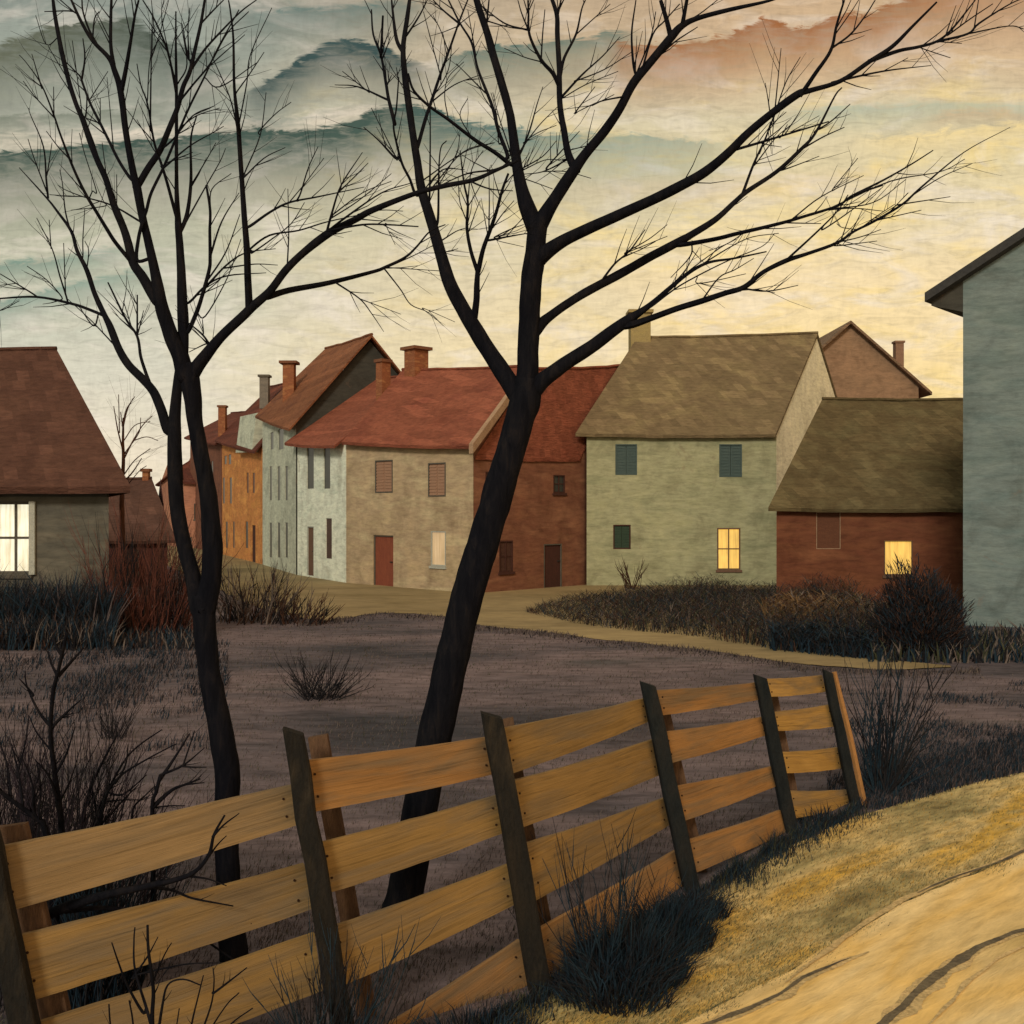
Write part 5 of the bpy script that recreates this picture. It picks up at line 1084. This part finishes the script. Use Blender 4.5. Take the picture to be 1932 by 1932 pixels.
# rounded bush before the lit window
def bush(name, label, u, v, width, height, n, mats, seed):
    r = random.Random(seed); p = G(u, v); mb = MB()
    st_ = MB()
    for k in range(14):
        a = r.uniform(-.7, .7); st_.tube([Vector((p.x+a*.3, p.y+r.uniform(-.2, .2), -.05)), Vector((p.x+a*width*.4, p.y, height*.5)), Vector((p.x+a*width*.55, p.y, height*.85))], [.03, .02, .008], 5)
    root = empty(name, (p.x, p.y, 0), label, 'bush')
    for _ in range(n):
        a, e = r.uniform(0, 6.283), math.asin(r.random()); q = r.random()**.33*(1+.42*noise.noise(Vector((math.cos(a)*1.6, math.sin(a)*1.6+seed, e*2.2)))+.2*noise.noise(Vector((math.cos(a)*4, math.sin(a)*4+seed, e*5))))
        c = Vector((p.x+math.cos(a)*math.cos(e)*q*width/2, p.y+math.sin(a)*math.cos(e)*q*width*.4, math.sin(e)*q*height*.95+.02))
        d = Vector((c.x-p.x, (c.y-p.y), c.z*.8+.35)).normalized()+Vector((r.gauss(0, .35), r.gauss(0, .35), r.gauss(0, .2))); l = r.uniform(.06, .20)
        mb.ribbon(c, c+d*l*.5, c+d*l, .018*r.uniform(.6, 1.4), r.randrange(len(mats)))
    st_.build('stem', M['stem_ink'], root); mb.build('crown', [M[m] for m in mats], root); return root
bush('bush', 'tall rounded dark bush half covering the golden window of the rust red outbuilding', 1735, 1238, 1.75, 1.62, 11000, ['stem_blue', 'stem_ink', 'stem_brown', 'stem_ink'], 71)
wallgrass = [(1800, 1245), (1880, 1234), (2000, 1226)]
scatter('wall_grass', 2400, uvregion(1640, 2010, 1200, 1252, lambda u, v: v > 1200+.0*u, 1.0), (.08, .42), ['stem_ink', 'stem_blue', 'blade_olive', 'blade_dun'], [4, 3, 2, 2], (.02, 0), .016)
# ---------------------------------------------------------------- sky, sun, camera
SUN = Vector((-0.25, -0.84, 0.46)).normalized()
sun = bpy.data.lights.new('sun', 'SUN'); sun.energy = 1.7; sun.angle = math.radians(10); sun.color = (1.0, .86, .66)
so = bpy.data.objects.new('sun', sun); COL.objects.link(so); so.rotation_euler = SUN.to_track_quat('Z', 'Y').to_euler()
world = bpy.data.worlds.new('World'); SC.world = world; world.use_nodes = True
world.node_tree.nodes.clear(); N = NT(world.node_tree)
out = N.new('ShaderNodeOutputWorld'); bg = N.new('ShaderNodeBackground'); N.l.new(bg.outputs[0], out.inputs[0])
bg.inputs['Strength'].default_value = 0.1
sky = N.new('ShaderNodeTexSky'); sky.sky_type = 'NISHITA'; sky.sun_disc = False
sky.sun_elevation = math.asin(SUN.z); sky.sun_rotation = math.atan2(SUN.x, SUN.y); sky.dust_density = 2.5; sky.altitude = 200
d = N.new('ShaderNodeTexCoord').outputs['Generated']
sp = N.new('ShaderNodeSeparateXYZ'); N.l.new(d, sp.inputs[0])
# bearing and height of the direction, measured towards the street: s = x/y, h = z/y
yy = N.math('MAXIMUM', sp.outputs[1], .06)
s_ = N.math('DIVIDE', sp.outputs[0], yy); h_ = N.math('DIVIDE', sp.outputs[2], yy)
U = N.math('ADD', N.math('MULTIPLY', s_, F/1932), CX/1932)
V = N.math('SUBTRACT', VH/1932, N.math('MULTIPLY', h_, F/1932))
U = N.math('MAXIMUM', N.math('MINIMUM', U, 2.2), -1.2); V = N.math('MAXIMUM', N.math('MINIMUM', V, 1.2), -1.4)
cv = N.new('ShaderNodeCombineXYZ'); N.l.new(U, cv.inputs[0]); N.l.new(V, cv.inputs[1]); P2 = cv.outputs[0]
n_big = N.noise(N.mapping(P2, (2.2, 6, 1), (0, 0, -.12)), 1.6, 4, .55, .8)
n_mid = N.noise(N.mapping(P2, (5, 13, 1), (0, 0, -.35)), 2.2, 4, .6, .6)
str1 = N.noise(N.mapping(P2, (26, 110, 1), (0, 0, .62)), 1.3, 4, .65, 1.2)
str2 = N.noise(N.mapping(P2, (110, 40, 1), (0, 0, .3)), 1.4, 4, .65, .8)
wig = N.math('MULTIPLY', N.math('SUBTRACT', n_mid, .5), .03)
Vw = N.math('ADD', V, N.math('MULTIPLY', N.math('SUBTRACT', n_big, .5), .09))
C = s2l
left = N.ramp(Vw, [(0, C((140, 146, 134))), (.05, C((158, 163, 148))), (.11, C((172, 172, 154))), (.17, C((196, 188, 164))), (.22, C((182, 180, 154))), (.28, C((198, 194, 170))), (.36, C((212, 206, 184))), (.44, C((230, 216, 190))), (.5, C((240, 226, 198)))])
rite = N.ramp(Vw, [(0, C((200, 168, 130))), (.06, C((208, 178, 138))), (.11, C((214, 198, 160))), (.16, C((222, 204, 158))), (.22, C((228, 208, 164))), (.28, C((240, 214, 164))), (.36, C((244, 214, 152))), (.44, C((249, 220, 152))), (.5, C((251, 220, 158)))])
fac = N.ramp(N.math('ADD', U, N.math('MULTIPLY', N.math('SUBTRACT', n_big, .5), .25)), [(.18, 0.0), (.42, .5), (.72, 1.0)])
col = N.mix(fac, left, rite)
# the light runs yellow near the horizon behind the roofs
def curve(x, pts, lo=0.0, hi=1.0):
    n = N.new('ShaderNodeFloatCurve'); c = n.mapping.curves[0]
    xr = (-.3, 1.3)
    q = [((a-xr[0])/(xr[1]-xr[0]), b) for a, b in pts]
    c.points[0].location = (0, q[0][1]); c.points[1].location = (1, q[-1][1])
    for a, b in q: c.points.new(a, b)
    n.mapping.update(); n.mapping.use_clip = True
    t = N.math('DIVIDE', N.math('SUBTRACT', x, xr[0]), xr[1]-xr[0], True)
    N.put(n.inputs['Value'], t); return n.outputs[0]
def band(col, ridge, fade, color, fall, soft, strength, namp=1.0, second=None):
    """cloud bank with a crisp upper edge that melts away downwards; ridge heights are (bearing, height)"""
    y = curve(U, [(a/1932, b/1932*1.0+.1) for a, b in ridge])       # stored +0.1 to stay positive
    a = curve(U, [(p/1932, q) for p, q in fade])
    dlt = N.math('ADD', N.math('SUBTRACT', N.math('ADD', V, .1), y), N.math('MULTIPLY', wig, namp))
    dlt = N.math('ADD', dlt, N.math('MULTIPLY', N.math('SUBTRACT', str1, .5), .022))
    up_ = N.math('DIVIDE', dlt, soft/1932, True)
    dn = N.math('SUBTRACT', 1.0, N.math('DIVIDE', dlt, fall/1932, True), True)
    dn = N.math('POWER', dn, 1.15)
    m = N.math('MULTIPLY', N.math('MULTIPLY', up_, dn), N.math('MULTIPLY', a, strength*1.2))
    m = N.math('MULTIPLY', m, N.ramp(str1, [(.28, .55), (.5, .95), (.7, 1.25)]), True)
    cc = color if second is None else N.mix(N.ramp(U, second[1]), color, second[0])
    return N.mix(m, col, cc)
patch = N.noise(N.mapping(P2, (5, 14, 1), (0, 0, -.2), (3, 7, 0)), 2.4, 4, .6, .5)
yel = N.math('MULTIPLY', N.ramp(patch, [(.52, 0.0), (.68, .55)]), N.math('MULTIPLY', fac, N.ramp(V, [(.04, 0.0), (.12, 1.0), (.34, .9), (.5, .2)])))
col = N.mix(yel, col, C((248, 214, 124)))
patch2 = N.noise(N.mapping(P2, (4, 11, 1), (0, 0, -.3), (11, 2, 0)), 2.6, 4, .6, .7)
pal = N.math('MULTIPLY', N.ramp(patch2, [(.5, 0.0), (.66, .7)]), N.ramp(V, [(.0, .5), (.2, .8), (.5, .5)]))
col = N.mix(pal, col, C((236, 222, 204)))
# rosy light just above the long bank
col = band(col, [(-100, 250), (0, 252), (300, 236), (600, 212), (680, 190), (900, 200), (1200, 225)], [(-100, .6), (300, .9), (700, .8), (900, .3), (1000, 0)], C((228, 206, 180)), 50, 26, .75)
col = band(col, [(-100, 82), (0, 76), (110, 42), (230, 34), (300, 66), (420, 90), (600, 110)], [(-100, 1), (120, 1), (300, .9), (430, .4), (520, 0)], C((66, 76, 64)), 200, 10, .92, 1.0, (C((98, 100, 80)), [(0.02, 1.0), (.2, 0.0)]))
col = band(col, [(-100, 236), (0, 222), (150, 210), (300, 190), (420, 168), (560, 150)], [(-100, .8), (120, .8), (300, .4), (420, 0)], C((92, 100, 80)), 60, 10, .8)
col = band(col, [(380, 190), (490, 158), (560, 112), (640, 74), (700, 84), (760, 104), (850, 140), (950, 160)], [(400, 0), (500, .9), (700, 1), (780, .7), (900, 0)], C((56, 74, 68)), 130, 9, .92)
col = band(col, [(420, 20), (560, 10), (700, -10), (850, 0), (1000, 20)], [(380, 0), (480, .6), (640, .9), (760, .8), (900, 0)], C((84, 108, 100)), 110, 20, .85)
col = band(col, [(780, 130), (850, 102), (900, 88), (990, 80), (1080, 72), (1160, 56), (1220, 60), (1320, 110)], [(800, 0), (880, 1), (1020, .9), (1160, .8), (1260, 0)], C((92, 112, 98)), 120, 8, .85)
col = band(col, [(-100, 292), (0, 284), (165, 264), (330, 252), (473, 240), (600, 236), (673, 222), (690, 208), (735, 192), (780, 196), (868, 222), (977, 240), (1159, 247), (1316, 262), (1450, 270)], [(-100, .9), (100, .95), (350, .95), (740, 1), (900, .9), (1100, .65), (1300, .5), (1500, 0)], C((66, 82, 68)), 190, 8, .92, .5, (C((108, 136, 126)), [(.38, 0.0), (.6, 1.0)]))
col = band(col, [(1080, 110), (1140, 86), (1220, 80), (1302, 68), (1393, 58), (1447, 34), (1470, 40), (1502, 48), (1575, 24), (1650, 14), (1720, -4), (1932, -30)], [(1120, 0), (1170, .7), (1300, .9), (1600, .95), (1750, .8), (1932, .6)], C((150, 90, 40)), 150, 7, .78, .9)
col = band(col, [(1300, 200), (1450, 206), (1560, 196), (1650, 190), (1800, 188), (2000, 192)], [(1350, 0), (1500, .5), (1600, .9), (1750, .8), (2000, .6)], C((160, 170, 146)), 70, 14, .8, .4)
col = band(col, [(1600, 240), (1720, 224), (1800, 206), (1900, 204), (2000, 210)], [(1680, 0), (1780, .8), (1870, .9), (2000, .4)], C((196, 160, 116)), 45, 14, .75, .4)
col = band(col, [(1500, 262), (1650, 250), (1800, 240), (1932, 226), (2000, 220)], [(1550, 0), (1700, .8), (1932, .9)], C((240, 210, 140)), 60, 14, .8, .4)
col = band(col, [(-100, 500), (0, 492), (180, 468), (300, 452), (400, 440)], [(-100, .9), (120, .8), (250, .3), (380, 0)], C((104, 134, 118)), 70, 12, .9, .4)
col = band(col, [(-100, 590), (0, 566), (150, 528), (260, 505), (420, 470)], [(-100, .9), (100, .8), (260, .6), (400, 0)], C((110, 138, 122)), 80, 12, .9, .4)
col = band(col, [(-100, 650), (0, 630), (200, 600), (320, 570), (420, 540)], [(-100, .5), (150, .5), (300, .3), (400, 0)], C((178, 184, 166)), 60, 18, .6, .4)
col = band(col, [(900, 330), (1200, 330), (1500, 320), (1800, 300)], [(900, 0), (1150, .5), (1400, .6), (1700, .2), (1800, 0)], C((214, 184, 150)), 80, 26, .6, .6)
col = band(col, [(1000, 460), (1300, 400), (1600, 350), (1800, 330)], [(950, 0), (1200, .6), (1600, .7), (1800, 0)], C((246, 214, 128)), 130, 40, .6, .6)
# brushed grain of the cloud deck
col = N.mix(1.0, col, N.ramp(str1, [(.26, .80), (.5, 1.0), (.76, 1.13)]), 'MULTIPLY')
col = N.mix(1.0, col, N.ramp(str2, [(.28, .93), (.5, 1.0), (.74, 1.05)]), 'MULTIPLY')
back = N.ramp(N.math('ADD', N.math('MULTIPLY', sp.outputs[1], .5), .5), [(.0, (19., 17.4, 15.0)), (.35, (15., 14.2, 13.2)), (.62, (10.8, 10.8, 10.8))])   # sky brightened behind the camera, out of view, as added fill light
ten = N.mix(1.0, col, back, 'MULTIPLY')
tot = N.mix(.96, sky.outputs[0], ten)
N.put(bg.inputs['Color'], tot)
cam = bpy.data.cameras.new('camera'); co = bpy.data.objects.new('camera', cam); COL.objects.link(co)
co.location = (0, 0, H); co.rotation_euler = (math.radians(90), 0, 0)
cam.sensor_width = 36; cam.lens = 36*F/1932; cam.shift_y = -(966-VH)/1932*1.0; cam.clip_end = 4000; cam.clip_start = .05
SC.camera = co
SC.cycles.max_bounces = 5; SC.cycles.diffuse_bounces = 3; SC.cycles.glossy_bounces = 2
SC.view_settings.view_transform = 'Standard'; SC.view_settings.look = 'None'; SC.view_settings.exposure = 0.0; SC.view_settings.gamma = 1
